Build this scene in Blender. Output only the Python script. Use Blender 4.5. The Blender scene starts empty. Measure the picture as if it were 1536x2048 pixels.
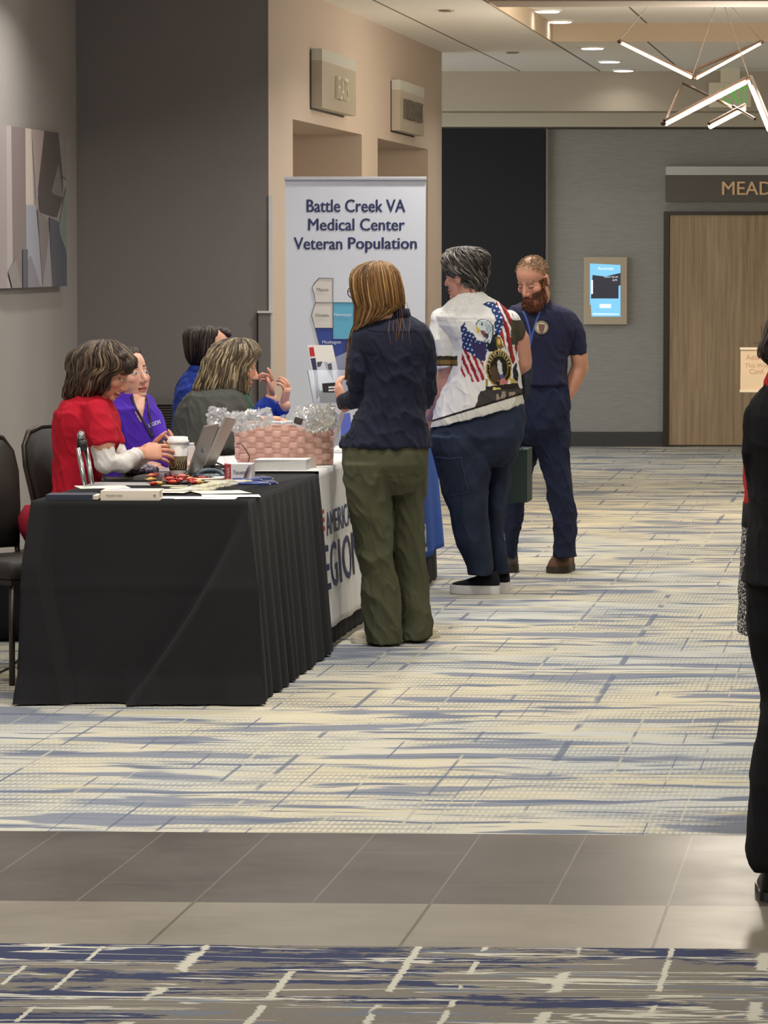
import bpy, bmesh, math, random
import numpy as np
from mathutils import Vector, Matrix, noise
random.seed(7)
C = bpy.context.scene.collection
SC = bpy.context.scene
R_ = math.radians
# ---------------------------------------------------------------- camera
FPX, HC, HOR = 8000.0, 1.67, 510.0
PIT = math.atan((1024 - HOR) / FPX)
cam = bpy.data.cameras.new('camera'); camo = bpy.data.objects.new('camera', cam); C.objects.link(camo)
camo.location = (0, 0, HC); camo.rotation_euler = (math.pi / 2 - PIT, 0, 0)
cam.sensor_fit = 'VERTICAL'; cam.sensor_height = 36.0; cam.lens = FPX / 2048 * 36.0
cam.clip_start = 0.5; cam.clip_end = 200
SC.camera = camo
# ---------------------------------------------------------------- light, world, exposure
SC.view_settings.view_transform = 'Standard'; SC.view_settings.look = 'None'
SC.view_settings.gamma = 1.0; SC.view_settings.use_curve_mapping = False
SC.view_settings.exposure = 0.5
w = bpy.data.worlds.new('ambient fill'); SC.world = w; w.use_nodes = True  # even ambient light added as fill through the open end, no window modelled
w.node_tree.nodes['Background'].inputs[0].default_value = (0.95, 0.97, 1.0, 1)
w.node_tree.nodes['Background'].inputs[1].default_value = 1.6
KA = 0.1286          # the corridor drifts this much in x per metre of depth
DOWN_W = 14.0        # watts of a ceiling downlight
PANEL_W = 95.0       # watts of a lobby ceiling panel
# ---------------------------------------------------------------- helpers
def at(px, py, Y):
    u = (px - 768) / FPX; v = (1024 - py) / FPX; c, s = math.cos(PIT), math.sin(PIT)
    d = Vector((u, c + v * s, -s + v * c)); t = Y / d.y
    return Vector((0, 0, HC)) + d * t
def onz(px, py, z=0.0):
    u = (px - 768) / FPX; v = (1024 - py) / FPX; c, s = math.cos(PIT), math.sin(PIT)
    d = Vector((u, c + v * s, -s + v * c)); t = (z - HC) / d.z
    return Vector((0, 0, HC)) + d * t
def srgb(r, g, b):
    f = lambda c: c / 12.92 if c <= 0.04045 else ((c + 0.055) / 1.055) ** 2.4
    return (f(r / 255), f(g / 255), f(b / 255))
def wloc(o):
    v = Vector((0, 0, 0))
    while o: v += o.location; o = o.parent
    return v
def smooth_me(me, on=True):
    me.polygons.foreach_set('use_smooth', [on] * len(me.polygons))
def obj(name, bm, m, parent=None, smooth=False):
    """link a bmesh / mesh given in world coordinates as ONE object"""
    if isinstance(bm, bmesh.types.BMesh):
        bmesh.ops.recalc_face_normals(bm, faces=bm.faces)
        me = bpy.data.meshes.new(name); bm.to_mesh(me); bm.free()
    else: me = bm
    me.name = name
    if smooth: smooth_me(me)
    o = bpy.data.objects.new(name, me); C.objects.link(o)
    for mm in (m if isinstance(m, (list, tuple)) else [m]): me.materials.append(mm)
    if parent:
        me.transform(Matrix.Translation(-wloc(parent))); o.parent = parent
    else:
        n = len(me.vertices); a = np.empty(n * 3); me.vertices.foreach_get('co', a); a = a.reshape(-1, 3)
        base = Vector(((a[:, 0].min() + a[:, 0].max()) / 2, (a[:, 1].min() + a[:, 1].max()) / 2, a[:, 2].min()))
        me.transform(Matrix.Translation(-base)); o.location = base
    return o
def tag(o, label=None, cat=None, group=None, kind=None):
    if label: o['label'] = label
    if cat: o['category'] = cat
    if group: o['group'] = group
    if kind: o['kind'] = kind
    return o
def thing(name, label, cat, loc, group=None):
    o = bpy.data.objects.new(name, None); C.objects.link(o); o.location = loc; o.empty_display_size = 0.1
    return tag(o, label, cat, group)
def struct(name, bm, m): return tag(obj(name, bm, m), kind='structure')
def dup(root, loc, rz=0.0, label=None):
    r = root.copy(); C.objects.link(r); r.location = loc; r.rotation_euler = (0, 0, rz)
    if label: r['label'] = label
    for ch in list(root.children):
        c = ch.copy(); C.objects.link(c); c.parent = r
        for g in ch.children:
            d = g.copy(); C.objects.link(d); d.parent = c
    return r
# ---- shapes
def box(bm, c, s, rot=None, bev=0.0):
    g = bmesh.ops.create_cube(bm, size=1.0); vs = g['verts']
    M = Matrix.Translation(Vector(c)) @ (rot.to_4x4() if rot else Matrix.Identity(4)) @ Matrix.Diagonal((s[0], s[1], s[2], 1))
    bmesh.ops.transform(bm, matrix=M, verts=vs)
    if bev > 0:
        es = list({e for v in vs for e in v.link_edges})
        bmesh.ops.bevel(bm, geom=es, offset=bev, segments=2, affect='EDGES', profile=0.6)
def prism(bm, pts, off):
    """polygon pts (Vectors) extruded by vector off"""
    a = [bm.verts.new(p) for p in pts]; b = [bm.verts.new(Vector(p) + Vector(off)) for p in pts]; n = len(a)
    bm.faces.new(a); bm.faces.new(b[::-1])
    for i in range(n): bm.faces.new((a[i], b[i], b[(i + 1) % n], a[(i + 1) % n]))
def slab(bm, x0, x1, y0, y1, z0, z1, k=0.0):
    """box whose sides run along the corridor: x drifts with k*y (x given as offset)"""
    prism(bm, [Vector((x0 + k * y0, y0, z0)), Vector((x1 + k * y0, y0, z0)), Vector((x1 + k * y1, y1, z0)), Vector((x0 + k * y1, y1, z0))], (0, 0, z1 - z0))
def tube(bm, pts, rad, seg=10, ref=(0, 0, 1), cap=True):
    pts = [Vector(p) for p in pts]; n = len(pts); rings = []
    if not isinstance(rad, (list, tuple)): rad = [rad] * n
    nv = None
    for i, p in enumerate(pts):
        t = (pts[min(i + 1, n - 1)] - pts[max(i - 1, 0)])
        t = t.normalized() if t.length > 1e-9 else Vector((0, 0, 1))
        b = nv if nv is not None else Vector(ref)
        b = b - t * b.dot(t)
        if b.length < 1e-4: b = Vector((1, 0.3, 0.1)); b = b - t * b.dot(t)
        b.normalize(); nv = b; s = t.cross(b)
        ra, rb = rad[i] if isinstance(rad[i], (list, tuple)) else (rad[i], rad[i])
        rings.append([bm.verts.new(p + s * (ra * math.cos(2 * math.pi * k / seg)) + b * (rb * math.sin(2 * math.pi * k / seg))) for k in range(seg)])
    for r0, r1 in zip(rings, rings[1:]):
        for k in range(seg): bm.faces.new((r0[k], r0[(k + 1) % seg], r1[(k + 1) % seg], r1[k]))
    if cap: bm.faces.new(rings[0][::-1]); bm.faces.new(rings[-1])
def ell(bm, c, r, M=None, u=20, v=14, rot=None):
    g = bmesh.ops.create_uvsphere(bm, u_segments=u, v_segments=v, radius=1.0)
    T = Matrix.Translation(Vector(c)) @ (rot.to_4x4() if rot else Matrix.Identity(4)) @ Matrix.Diagonal((r[0], r[1], r[2], 1))
    bmesh.ops.transform(bm, matrix=(M @ T) if M else T, verts=g['verts'])
def lathe(bm, c, prof, seg=28):
    c = Vector(c); rings = []
    for r, z in prof: rings.append([bm.verts.new(c + Vector((r * math.cos(2 * math.pi * k / seg), r * math.sin(2 * math.pi * k / seg), z))) for k in range(seg)])
    for a, b in zip(rings, rings[1:]):
        for k in range(seg): bm.faces.new((a[k], a[(k + 1) % seg], b[(k + 1) % seg], b[k]))
    bm.faces.new(rings[0][::-1]); bm.faces.new(rings[-1])
def ring(px, py, Y, hw, hd, tilt=0.0, p=2.3):
    """horizontal ring of a garment seen at (px,py): half width in px, half depth in m"""
    c = at(px, py, Y); s = Y / FPX
    return (c, hw * s, hd, tilt * s, p)
def loft(bm, rings, seg=40, k=1.0):
    vs = []
    for c, a, b, tl, p in rings:
        r = []
        for i in range(seg):
            th = 2 * math.pi * i / seg; cx, sy = math.cos(th), math.sin(th)
            ex = math.copysign(abs(cx) ** (2 / p), cx); ey = math.copysign(abs(sy) ** (2 / p), sy)
            r.append(bm.verts.new(c + Vector((a * k * ex, b * k * ey, -tl * ex))))
        vs.append(r)
    for r0, r1 in zip(vs, vs[1:]):
        for i in range(seg): bm.faces.new((r0[i], r0[(i + 1) % seg], r1[(i + 1) % seg], r1[i]))
    bm.faces.new(vs[0][::-1]); bm.faces.new(vs[-1])
def grid(bm, fn, nu, nv, closed=False):
    V = [[bm.verts.new(fn(i / nu, j / nv)) for j in range(nv + 1)] for i in range(nu if closed else nu + 1)]
    n = len(V)
    for i in range(n if closed else n - 1):
        for j in range(nv): bm.faces.new((V[i][j], V[(i + 1) % n][j], V[(i + 1) % n][j + 1], V[i][j + 1]))
    return V
def fuse(bm, voxel, it=3):
    bmesh.ops.recalc_face_normals(bm, faces=bm.faces)
    me = bpy.data.meshes.new('tmp'); bm.to_mesh(me); bm.free()
    o = bpy.data.objects.new('tmp', me); C.objects.link(o)
    md = o.modifiers.new('r', 'REMESH'); md.mode = 'VOXEL'; md.voxel_size = voxel
    if it:
        m2 = o.modifiers.new('s', 'SMOOTH'); m2.factor = 0.5; m2.iterations = it
    dg = bpy.context.evaluated_depsgraph_get()
    r = bpy.data.meshes.new_from_object(o.evaluated_get(dg))
    bpy.data.objects.remove(o); bpy.data.meshes.remove(me)
    smooth_me(r); return r
def wrinkle(me, amp, sc, seed=0, fn=None):
    n = len(me.vertices); co = np.empty(n * 3); no = np.empty(n * 3)
    me.vertices.foreach_get('co', co); me.vertices.foreach_get('normal', no); co = co.reshape(-1, 3); no = no.reshape(-1, 3)
    for i in range(n):
        p = co[i]
        q = Vector((p[0] * sc[0] + seed * 7.1, p[1] * sc[1], p[2] * sc[2] + 0.8 * p[0] * sc[0]))
        h = max(0.0, 1 - 3.2 * abs(noise.noise(q))) ** 1.6 + 0.55 * max(0.0, 1 - 3.6 * abs(noise.noise(q * 1.9 + Vector((3.1, 0, 1.7))))) ** 1.5   # ridges, like folds
        a = amp * (fn(p) if fn else 1.0)
        co[i] += no[i] * (h * a - a * 0.45)
    me.vertices.foreach_set('co', co.ravel()); me.update()
def coords(me):
    n = len(me.vertices); co = np.empty(n * 3); me.vertices.foreach_get('co', co); return co.reshape(-1, 3)
def paint(me, cols):
    """cols: (n,3) sRGB 0-255 -> point colour attribute 'Col' (the print of the cloth, the pigment of skin and hair)"""
    c = np.asarray(cols, dtype=float) / 255.0
    c = np.where(c <= 0.04045, c / 12.92, ((c + 0.055) / 1.055) ** 2.4)
    a = me.color_attributes.new('Col', 'FLOAT_COLOR', 'POINT')
    a.data.foreach_set('color', np.hstack([c, np.ones((len(c), 1))]).ravel())
def topx(co):
    """world points -> photo frame of the print (used only to lay prints on the cloth where they sit)"""
    c, s = math.cos(PIT), math.sin(PIT)
    x = co[:, 0]; y = co[:, 1]; z = co[:, 2] - HC
    f = y * c - z * s; u = y * s + z * c
    return 768 + FPX * x / f, 1024 - FPX * u / f
def inpoly(px, py, poly):
    r = np.zeros(len(px), bool); n = len(poly)
    for i in range(n):
        x0, y0 = poly[i]; x1, y1 = poly[(i + 1) % n]
        m = ((y0 > py) != (y1 > py))
        with np.errstate(divide='ignore', invalid='ignore'):
            r ^= m & (px < (x1 - x0) * (py - y0) / (y1 - y0 + 1e-12) + x0)
    return r
# ---- materials
def nd(nt, t, **kw):
    n = nt.nodes.new(t)
    for k, v in kw.items(): setattr(n, k, v)
    return n
MATS = {}
def mat(name, col, rough=0.6, metal=0.0, bump=0.0, scale=60.0, var=0.0, stretch=(1, 1, 1), emit=None, es=1.0, spec=0.5, alpha=None, sheen=0.0, coat=0.0):
    if name in MATS: return MATS[name]
    m = bpy.data.materials.new(name); m.use_nodes = True; nt = m.node_tree; b = nt.nodes['Principled BSDF']
    lc = srgb(*col)
    b.inputs['Base Color'].default_value = (*lc, 1); b.inputs['Roughness'].default_value = rough
    b.inputs['Metallic'].default_value = metal; b.inputs['Specular IOR Level'].default_value = spec
    b.inputs['Sheen Weight'].default_value = sheen; b.inputs['Coat Weight'].default_value = coat
    if bump or var:
        tc = nd(nt, 'ShaderNodeTexCoord'); mp = nd(nt, 'ShaderNodeMapping'); mp.inputs['Scale'].default_value = stretch
        nz = nd(nt, 'ShaderNodeTexNoise'); nz.inputs['Scale'].default_value = scale; nz.inputs['Detail'].default_value = 4
        nt.links.new(tc.outputs['Object'], mp.inputs[0]); nt.links.new(mp.outputs[0], nz.inputs['Vector'])
        if bump:
            bp = nd(nt, 'ShaderNodeBump'); bp.inputs['Strength'].default_value = bump; bp.inputs['Distance'].default_value = 0.004
            nt.links.new(nz.outputs['Fac'], bp.inputs['Height']); nt.links.new(bp.outputs[0], b.inputs['Normal'])
        if var:
            cr = nd(nt, 'ShaderNodeValToRGB'); e = cr.color_ramp.elements
            e[0].position = 0.3; e[1].position = 0.7
            e[0].color = (*[max(0, c * (1 - var)) for c in lc], 1); e[1].color = (*[min(1, c * (1 + var)) for c in lc], 1)
            nt.links.new(nz.outputs['Fac'], cr.inputs[0]); nt.links.new(cr.outputs[0], b.inputs['Base Color'])
    if emit:
        b.inputs['Emission Color'].default_value = (*srgb(*emit), 1); b.inputs['Emission Strength'].default_value = es
    if alpha is not None: b.inputs['Alpha'].default_value = alpha
    MATS[name] = m; return m
def fabric(name, col, bump=0.25, scale=260, var=0.08, sheen=0.0, rough=0.9): return mat(name, col, rough, bump=bump, scale=scale, var=var, sheen=sheen, spec=0.2)
def vmat(name, rough=0.7, spec=0.3, bump=0.0, scale=300, sheen=0.0, sss=0.0):
    if name in MATS: return MATS[name]
    m = bpy.data.materials.new(name); m.use_nodes = True; nt = m.node_tree; b = nt.nodes['Principled BSDF']
    a = nd(nt, 'ShaderNodeAttribute'); a.attribute_name = 'Col'; nt.links.new(a.outputs['Color'], b.inputs['Base Color'])
    b.inputs['Roughness'].default_value = rough; b.inputs['Specular IOR Level'].default_value = spec; b.inputs['Sheen Weight'].default_value = sheen
    if sss:
        b.inputs['Subsurface Weight'].default_value = sss; b.inputs['Subsurface Radius'].default_value = (0.01, 0.004, 0.002); b.inputs['Subsurface Scale'].default_value = 0.4
    if bump:
        tc = nd(nt, 'ShaderNodeTexCoord'); nz = nd(nt, 'ShaderNodeTexNoise'); nz.inputs['Scale'].default_value = scale
        bp = nd(nt, 'ShaderNodeBump'); bp.inputs['Strength'].default_value = bump; bp.inputs['Distance'].default_value = 0.003
        nt.links.new(tc.outputs['Object'], nz.inputs['Vector']); nt.links.new(nz.outputs['Fac'], bp.inputs['Height']); nt.links.new(bp.outputs[0], b.inputs['Normal'])
    MATS[name] = m; return m
class NT:
    """small shader-graph writer"""
    def __init__(s, name):
        s.m = bpy.data.materials.new(name); s.m.use_nodes = True; s.nt = s.m.node_tree; s.b = s.nt.nodes['Principled BSDF']
        g = nd(s.nt, 'ShaderNodeNewGeometry'); sp = nd(s.nt, 'ShaderNodeSeparateXYZ'); s.nt.links.new(g.outputs['Position'], sp.inputs[0])
        s.x, s.y, s.z = sp.outputs
    def ma(s, op, a, b=None, c=None, clamp=False):
        n = nd(s.nt, 'ShaderNodeMath', operation=op); n.use_clamp = clamp
        for i, v in enumerate((a, b, c)):
            if v is None: continue
            if isinstance(v, (int, float)): n.inputs[i].default_value = v
            else: s.nt.links.new(v, n.inputs[i])
        return n.outputs[0]
    def vec(s, a, b, c=0.0):
        n = nd(s.nt, 'ShaderNodeCombineXYZ')
        for i, v in enumerate((a, b, c)):
            if isinstance(v, (int, float)): n.inputs[i].default_value = v
            else: s.nt.links.new(v, n.inputs[i])
        return n.outputs[0]
    def noise(s, v, scale=1.0, det=3, rough=0.55, dist=0.0):
        n = nd(s.nt, 'ShaderNodeTexNoise'); n.inputs['Scale'].default_value = scale; n.inputs['Detail'].default_value = det
        n.inputs['Roughness'].default_value = rough; n.inputs['Distortion'].default_value = dist
        s.nt.links.new(v, n.inputs['Vector']); return n.outputs['Fac']
    def vor(s, v, scale=1.0, feat='DISTANCE_TO_EDGE'):
        n = nd(s.nt, 'ShaderNodeTexVoronoi', feature=feat); n.inputs['Scale'].default_value = scale
        s.nt.links.new(v, n.inputs['Vector']); return n.outputs[0]
    def step(s, v, lo, hi):
        n = nd(s.nt, 'ShaderNodeMapRange'); n.interpolation_type = 'SMOOTHSTEP'
        s.nt.links.new(v, n.inputs[0]); n.inputs[1].default_value = lo; n.inputs[2].default_value = hi; return n.outputs[0]
    def mix(s, f, a, b):
        n = nd(s.nt, 'ShaderNodeMix', data_type='RGBA')
        if isinstance(f, (int, float)): n.inputs[0].default_value = f
        else: s.nt.links.new(f, n.inputs[0])
        for i, v in ((6, a), (7, b)):
            if isinstance(v, tuple): n.inputs[i].default_value = (*srgb(*v), 1)
            else: s.nt.links.new(v, n.inputs[i])
        return n.outputs[2]
    def bump(s, h, st=0.3, d=0.004):
        n = nd(s.nt, 'ShaderNodeBump'); n.inputs['Strength'].default_value = st; n.inputs['Distance'].default_value = d
        s.nt.links.new(h, n.inputs['Height']); s.nt.links.new(n.outputs[0], s.b.inputs['Normal'])
    def done(s, col, rough=0.8, spec=0.3):
        if isinstance(col, tuple): s.b.inputs['Base Color'].default_value = (*srgb(*col), 1)
        else: s.nt.links.new(col, s.b.inputs['Base Color'])
        if isinstance(rough, (int, float)): s.b.inputs['Roughness'].default_value = rough
        else: s.nt.links.new(rough, s.b.inputs['Roughness'])
        s.b.inputs['Specular IOR Level'].default_value = spec
        return s.m
def clear_plastic(name, tint=(235, 240, 245), a=0.25):
    if name in MATS: return MATS[name]
    m = bpy.data.materials.new(name); m.use_nodes = True; nt = m.node_tree
    out = nt.nodes['Material Output']; nt.nodes.remove(nt.nodes['Principled BSDF'])
    tr = nd(nt, 'ShaderNodeBsdfTransparent'); gl = nd(nt, 'ShaderNodeBsdfGlossy'); gl.inputs['Roughness'].default_value = 0.12
    df = nd(nt, 'ShaderNodeBsdfDiffuse'); df.inputs[0].default_value = (*srgb(*tint), 1)
    a1 = nd(nt, 'ShaderNodeMixShader'); a1.inputs[0].default_value = 0.5; nt.links.new(gl.outputs[0], a1.inputs[1]); nt.links.new(df.outputs[0], a1.inputs[2])
    a2 = nd(nt, 'ShaderNodeMixShader'); a2.inputs[0].default_value = a; nt.links.new(tr.outputs[0], a2.inputs[1]); nt.links.new(a1.outputs[0], a2.inputs[2])
    nt.links.new(a2.outputs[0], out.inputs[0]); MATS[name] = m; return m
# ---- lettering
def text2d(s, w=None, h=None, bold=0.0, spacing=1.0, align='CENTER', line=1.0):
    """flat mesh of the words, fitted to w x h around the origin"""
    cu = bpy.data.curves.new('t', 'FONT'); cu.body = s; cu.align_x = align; cu.space_character = spacing; cu.resolution_u = 3; cu.space_line = line
    o = bpy.data.objects.new('t', cu); C.objects.link(o); dg = bpy.context.evaluated_depsgraph_get()
    me = bpy.data.meshes.new_from_object(o.evaluated_get(dg)); bpy.data.objects.remove(o); bpy.data.curves.remove(cu)
    co = coords(me); mn = co.min(0); mx = co.max(0)
    sx = w / (mx[0] - mn[0]) if w else None; sy = h / (mx[1] - mn[1]) if h else None
    sx = sx or sy; sy = sy or sx
    co[:, 0] = (co[:, 0] - (mn[0] + mx[0]) / 2) * sx; co[:, 1] = (co[:, 1] - (mn[1] + mx[1]) / 2) * sy
    me.vertices.foreach_set('co', co.ravel())
    if bold:                                     # heavier strokes: the same letters laid over once more, a hair apart
        bm = bmesh.new(); k = bold * (co[:, 1].max() - co[:, 1].min()) * 0.9
        for q, (dx, dy) in enumerate(((-k, 0), (k, 0), (0, k * .5))):
            n0 = len(bm.verts); bm.from_mesh(me); bm.verts.ensure_lookup_table()
            for v in bm.verts[n0:]: v.co.x += dx; v.co.y += dy; v.co.z += 0.0003 * (q + 1)
        bm.to_mesh(me); bm.free()
    return me
def lay(me, fn, thick=None):
    """map flat letter vertices (u,v) into the world with fn; thick = vector to raise them into solid letters"""
    bm = bmesh.new(); bm.from_mesh(me); bpy.data.meshes.remove(me)
    if thick is not None:
        g = bmesh.ops.extrude_face_region(bm, geom=list(bm.faces)); top = {v for v in g['geom'] if isinstance(v, bmesh.types.BMVert)}
    for v in list(bm.verts):
        u_, v_ = v.co.x, v.co.y; p = Vector(fn(u_, v_))
        if v.co.z: p += (Vector(fn(u_ + .01, v_)) - p).cross(Vector(fn(u_, v_ + .01)) - p).normalized() * v.co.z
        if thick is not None and v in top: p += Vector(thick)
        v.co = p
    return bm
def frontal(c): return lambda u, v: (c[0] + u, c[1], c[2] + v)
# ================================================================ the setting
XL, XR = -4.617, 3.2                       # corridor offsets (x - KA*y) of the left and right walls
YG, YE, YB = 22.5, 31.0, 34.9              # grey return wall, end of beige wall, back wall
OW = -3.541                                # offset of the beige corridor wall
ZC = 3.23
m_wall_l = mat('left wall paint', (158, 153, 148), 0.75, bump=0.12, scale=240, var=0.02)
m_wall_g = mat('grey wall covering', (122, 116, 113), 0.85, bump=0.2, scale=420, var=0.03)
m_wall_b = mat('beige wall covering', (188, 171, 155), 0.8, bump=0.15, scale=300, var=0.03)
m_dark = mat('black panel', (30, 31, 36), 0.9, bump=0.1, scale=200, var=0.05)
m_white_trim = mat('white corner guard', (215, 213, 208), 0.4)
def back_wall_mat():
    n = NT('woven grey wall covering'); v = n.vec(n.ma('MULTIPLY', n.x, 3.0), n.y, n.ma('MULTIPLY', n.z, 60.0))
    a = n.noise(v, 3.0, 4); b = n.noise(n.vec(n.ma('MULTIPLY', n.x, 160.0), n.y, n.ma('MULTIPLY', n.z, 200.0)), 1.0, 2)
    f = n.ma('ADD', n.ma('MULTIPLY', a, 0.6), n.ma('MULTIPLY', b, 0.4)); n.bump(b, 0.15)
    return n.done(n.mix(n.step(f, 0.3, 0.7), (140, 140, 136), (158, 158, 153)), 0.8)
def ceil_mat():
    n = NT('ceiling plaster'); off = n.ma('SUBTRACT', n.x, n.ma('MULTIPLY', n.y, KA))
    j = n.ma('MAXIMUM', n.ma('COMPARE', off, -3.24, 0.008), n.ma('COMPARE', off, -2.56, 0.010))
    j = n.ma('MAXIMUM', j, n.ma('COMPARE', off, -1.86, 0.008))
    g = n.noise(n.vec(n.x, n.y, n.z), 180.0, 3); n.bump(g, 0.1)
    return n.done(n.mix(j, n.mix(g, (236, 232, 224), (242, 239, 231)), (120, 112, 98)), 0.85)
m_ceil = ceil_mat(); m_backw = back_wall_mat()
m_bulk = mat('bulkhead paint', (178, 168, 150), 0.8, bump=0.1, scale=200, var=0.03)
m_coffer = mat('coffer edge paint', (190, 170, 146), 0.8, bump=0.1, scale=200)
# ---- floor materials
TS = -0.045                                # slight turn of the tile band
def carpet_far():
    n = NT('pale woven carpet'); c = n.ma('SUBTRACT', n.x, n.ma('MULTIPLY', n.y, KA)); y = n.ma('SUBTRACT', n.y, n.ma('MULTIPLY', n.x, TS))
    M_ = lambda a, k: n.ma('MULTIPLY', a, k)
    jag = n.ma('SUBTRACT', n.noise(n.vec(M_(c, 14.0), M_(y, 40.0)), 1.0, 2), 0.5)
    wob = n.noise(n.vec(M_(c, 1.3), M_(y, 0.8)), 1.0, 2); yy = n.ma('ADD', y, M_(wob, 0.22))
    def st(fx, fy, o, lo, hi): return n.step(n.ma('ADD', n.noise(n.vec(M_(c, fx), M_(yy, fy), o), 1.0, 2, 0.5), M_(jag, 0.05)), lo, hi)
    tone = n.noise(n.vec(M_(c, 0.8), M_(y, 0.7), 5.0), 1.0, 2)
    col = n.mix(n.step(tone, 0.35, 0.62), (196, 197, 191), (214, 205, 180))
    # woven grid of little dashes
    hx = n.step(n.ma('SINE', M_(n.ma('ADD', c, M_(jag, 0.006)), 2 * math.pi / 0.019)), -0.2, 0.7)
    hy = n.step(n.ma('SINE', M_(n.ma('ADD', y, M_(jag, 0.05)), 2 * math.pi / 0.085)), -0.1, 0.7)
    hm = n.step(n.noise(n.vec(M_(c, 1.3), M_(y, 1.7), 8.0), 1.0, 2), 0.36, 0.60)
    hatch = M_(n.ma('MULTIPLY', n.ma('MAXIMUM', M_(hx, 0.75), hy), hm), 0.62)
    col = n.mix(hatch, col, (124, 129, 132))
    # lens-shaped streaks across the corridor: pale ones and blue-grey ones
    col = n.mix(M_(st(0.9, 7.0, 31.0, 0.58, 0.63), 0.9), col, (204, 196, 168))
    col = n.mix(M_(st(1.1, 4.6, 0.0, 0.555, 0.60), 0.85), col, (118, 126, 144))
    col = n.mix(M_(st(1.5, 10.0, 9.0, 0.585, 0.63), 0.9), col, (104, 114, 134))
    col = n.mix(M_(st(2.6, 22.0, 4.0, 0.62, 0.68), 0.7), col, (100, 108, 124))
    # threads running down the corridor, broken into dashes
    q = n.ma('ADD', M_(c, 6.5), M_(n.noise(n.vec(M_(c, 3.0), 0.0, 3.0), 1.0, 1), 3.0)); fr = n.ma('ABSOLUTE', n.ma('SUBTRACT', n.ma('FRACT', q), 0.5))
    th = n.ma('SUBTRACT', 1.0, n.step(n.ma('ADD', fr, M_(jag, 0.03)), 0.02, 0.036))
    d1 = n.step(n.noise(n.vec(M_(c, 4.0), M_(y, 1.5), 6.0), 1.0, 1), 0.50, 0.55); d2 = n.step(n.noise(n.vec(M_(c, 4.0), M_(y, 1.3), 26.0), 1.0, 1), 0.58, 0.62)
    col = n.mix(M_(n.ma('MULTIPLY', th, d1), 0.8), col, (98, 108, 130)); col = n.mix(M_(n.ma('MULTIPLY', th, d2), 0.7), col, (200, 194, 172))
    pile = n.noise(n.vec(n.x, n.y), 260.0, 3); n.bump(pile, 0.3)
    col = n.mix(M_(n.step(pile, 0.35, 0.65), 0.20), col, (96, 96, 94))
    return n.done(col, 0.95, 0.1)
def carpet_near():
    n = NT('navy flecked carpet'); c = n.ma('SUBTRACT', n.x, n.ma('MULTIPLY', n.y, KA)); y = n.ma('SUBTRACT', n.y, n.ma('MULTIPLY', n.x, TS))
    M_ = lambda a, k: n.ma('MULTIPLY', a, k)
    jag = n.ma('SUBTRACT', n.noise(n.vec(M_(c, 16.0), M_(y, 60.0)), 1.0, 3, 0.6), 0.5)
    side = M_(n.ma('ADD', n.x, 0.25), 0.09)
    nav = n.ma('ADD', n.noise(n.vec(M_(c, 1.6), M_(y, 7.0), 1.3), 1.0, 3, 0.55), M_(jag, 0.30))
    nv = n.step(n.ma('SUBTRACT', nav, n.ma('ADD', side, M_(n.ma('SUBTRACT', 9.5, y), 0.05))), 0.475, 0.495)
    base = n.mix(n.noise(n.vec(c, y), 60.0, 3), (118, 113, 105), (138, 132, 122))
    lt = n.step(n.ma('ADD', n.noise(n.vec(M_(c, 2.4), M_(y, 12.0), 5.0), 1.0, 2), M_(jag, 0.2)), 0.60, 0.62)
    col = n.mix(M_(lt, 0.6), base, (110, 124, 146)); col = n.mix(nv, col, (62, 68, 96))
    tv = n.ma('ADD', n.noise(n.vec(M_(c, 0.8), M_(y, 8.0), 11.0), 1.0, 2, 0.5), M_(jag, 0.05))
    r1 = n.ma('SUBTRACT', 1.0, n.step(n.ma('ABSOLUTE', n.ma('SUBTRACT', tv, 0.5)), 0.010, 0.018)); tv2 = n.ma('ADD', n.noise(n.vec(M_(c, 1.1), M_(y, 11.0), 17.0), 1.0, 2, 0.5), M_(jag, 0.05))
    r3 = n.ma('SUBTRACT', 1.0, n.step(n.ma('ABSOLUTE', n.ma('SUBTRACT', tv2, 0.42)), 0.006, 0.012)); d1 = n.step(n.noise(n.vec(M_(c, 1.8), M_(y, 9.0), 3.0), 1.0, 1), 0.42, 0.46)
    q = n.ma('ADD', n.ma('ADD', M_(c, 4.6), M_(n.noise(n.vec(M_(c, 2.0), 0.0, 3.0), 1.0, 1), 2.0)), M_(jag, 0.14)); fr = n.ma('ABSOLUTE', n.ma('SUBTRACT', n.ma('FRACT', q), 0.5))
    r2 = n.ma('SUBTRACT', 1.0, n.step(fr, 0.035, 0.05)); d2 = n.step(n.noise(n.vec(M_(c, 4.0), M_(y, 4.0), 9.0), 1.0, 1), 0.47, 0.50)
    ve = n.ma('MAXIMUM', n.ma('MULTIPLY', n.ma('MAXIMUM', r1, r3), d1), n.ma('MULTIPLY', r2, d2))
    col = n.mix(ve, col, (206, 202, 186))
    pile = n.noise(n.vec(n.x, n.y), 300.0, 3); n.bump(pile, 0.3)
    col = n.mix(M_(n.step(pile, 0.35, 0.65), 0.14), col, (92, 90, 86))
    return n.done(col, 0.95, 0.1)
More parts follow.
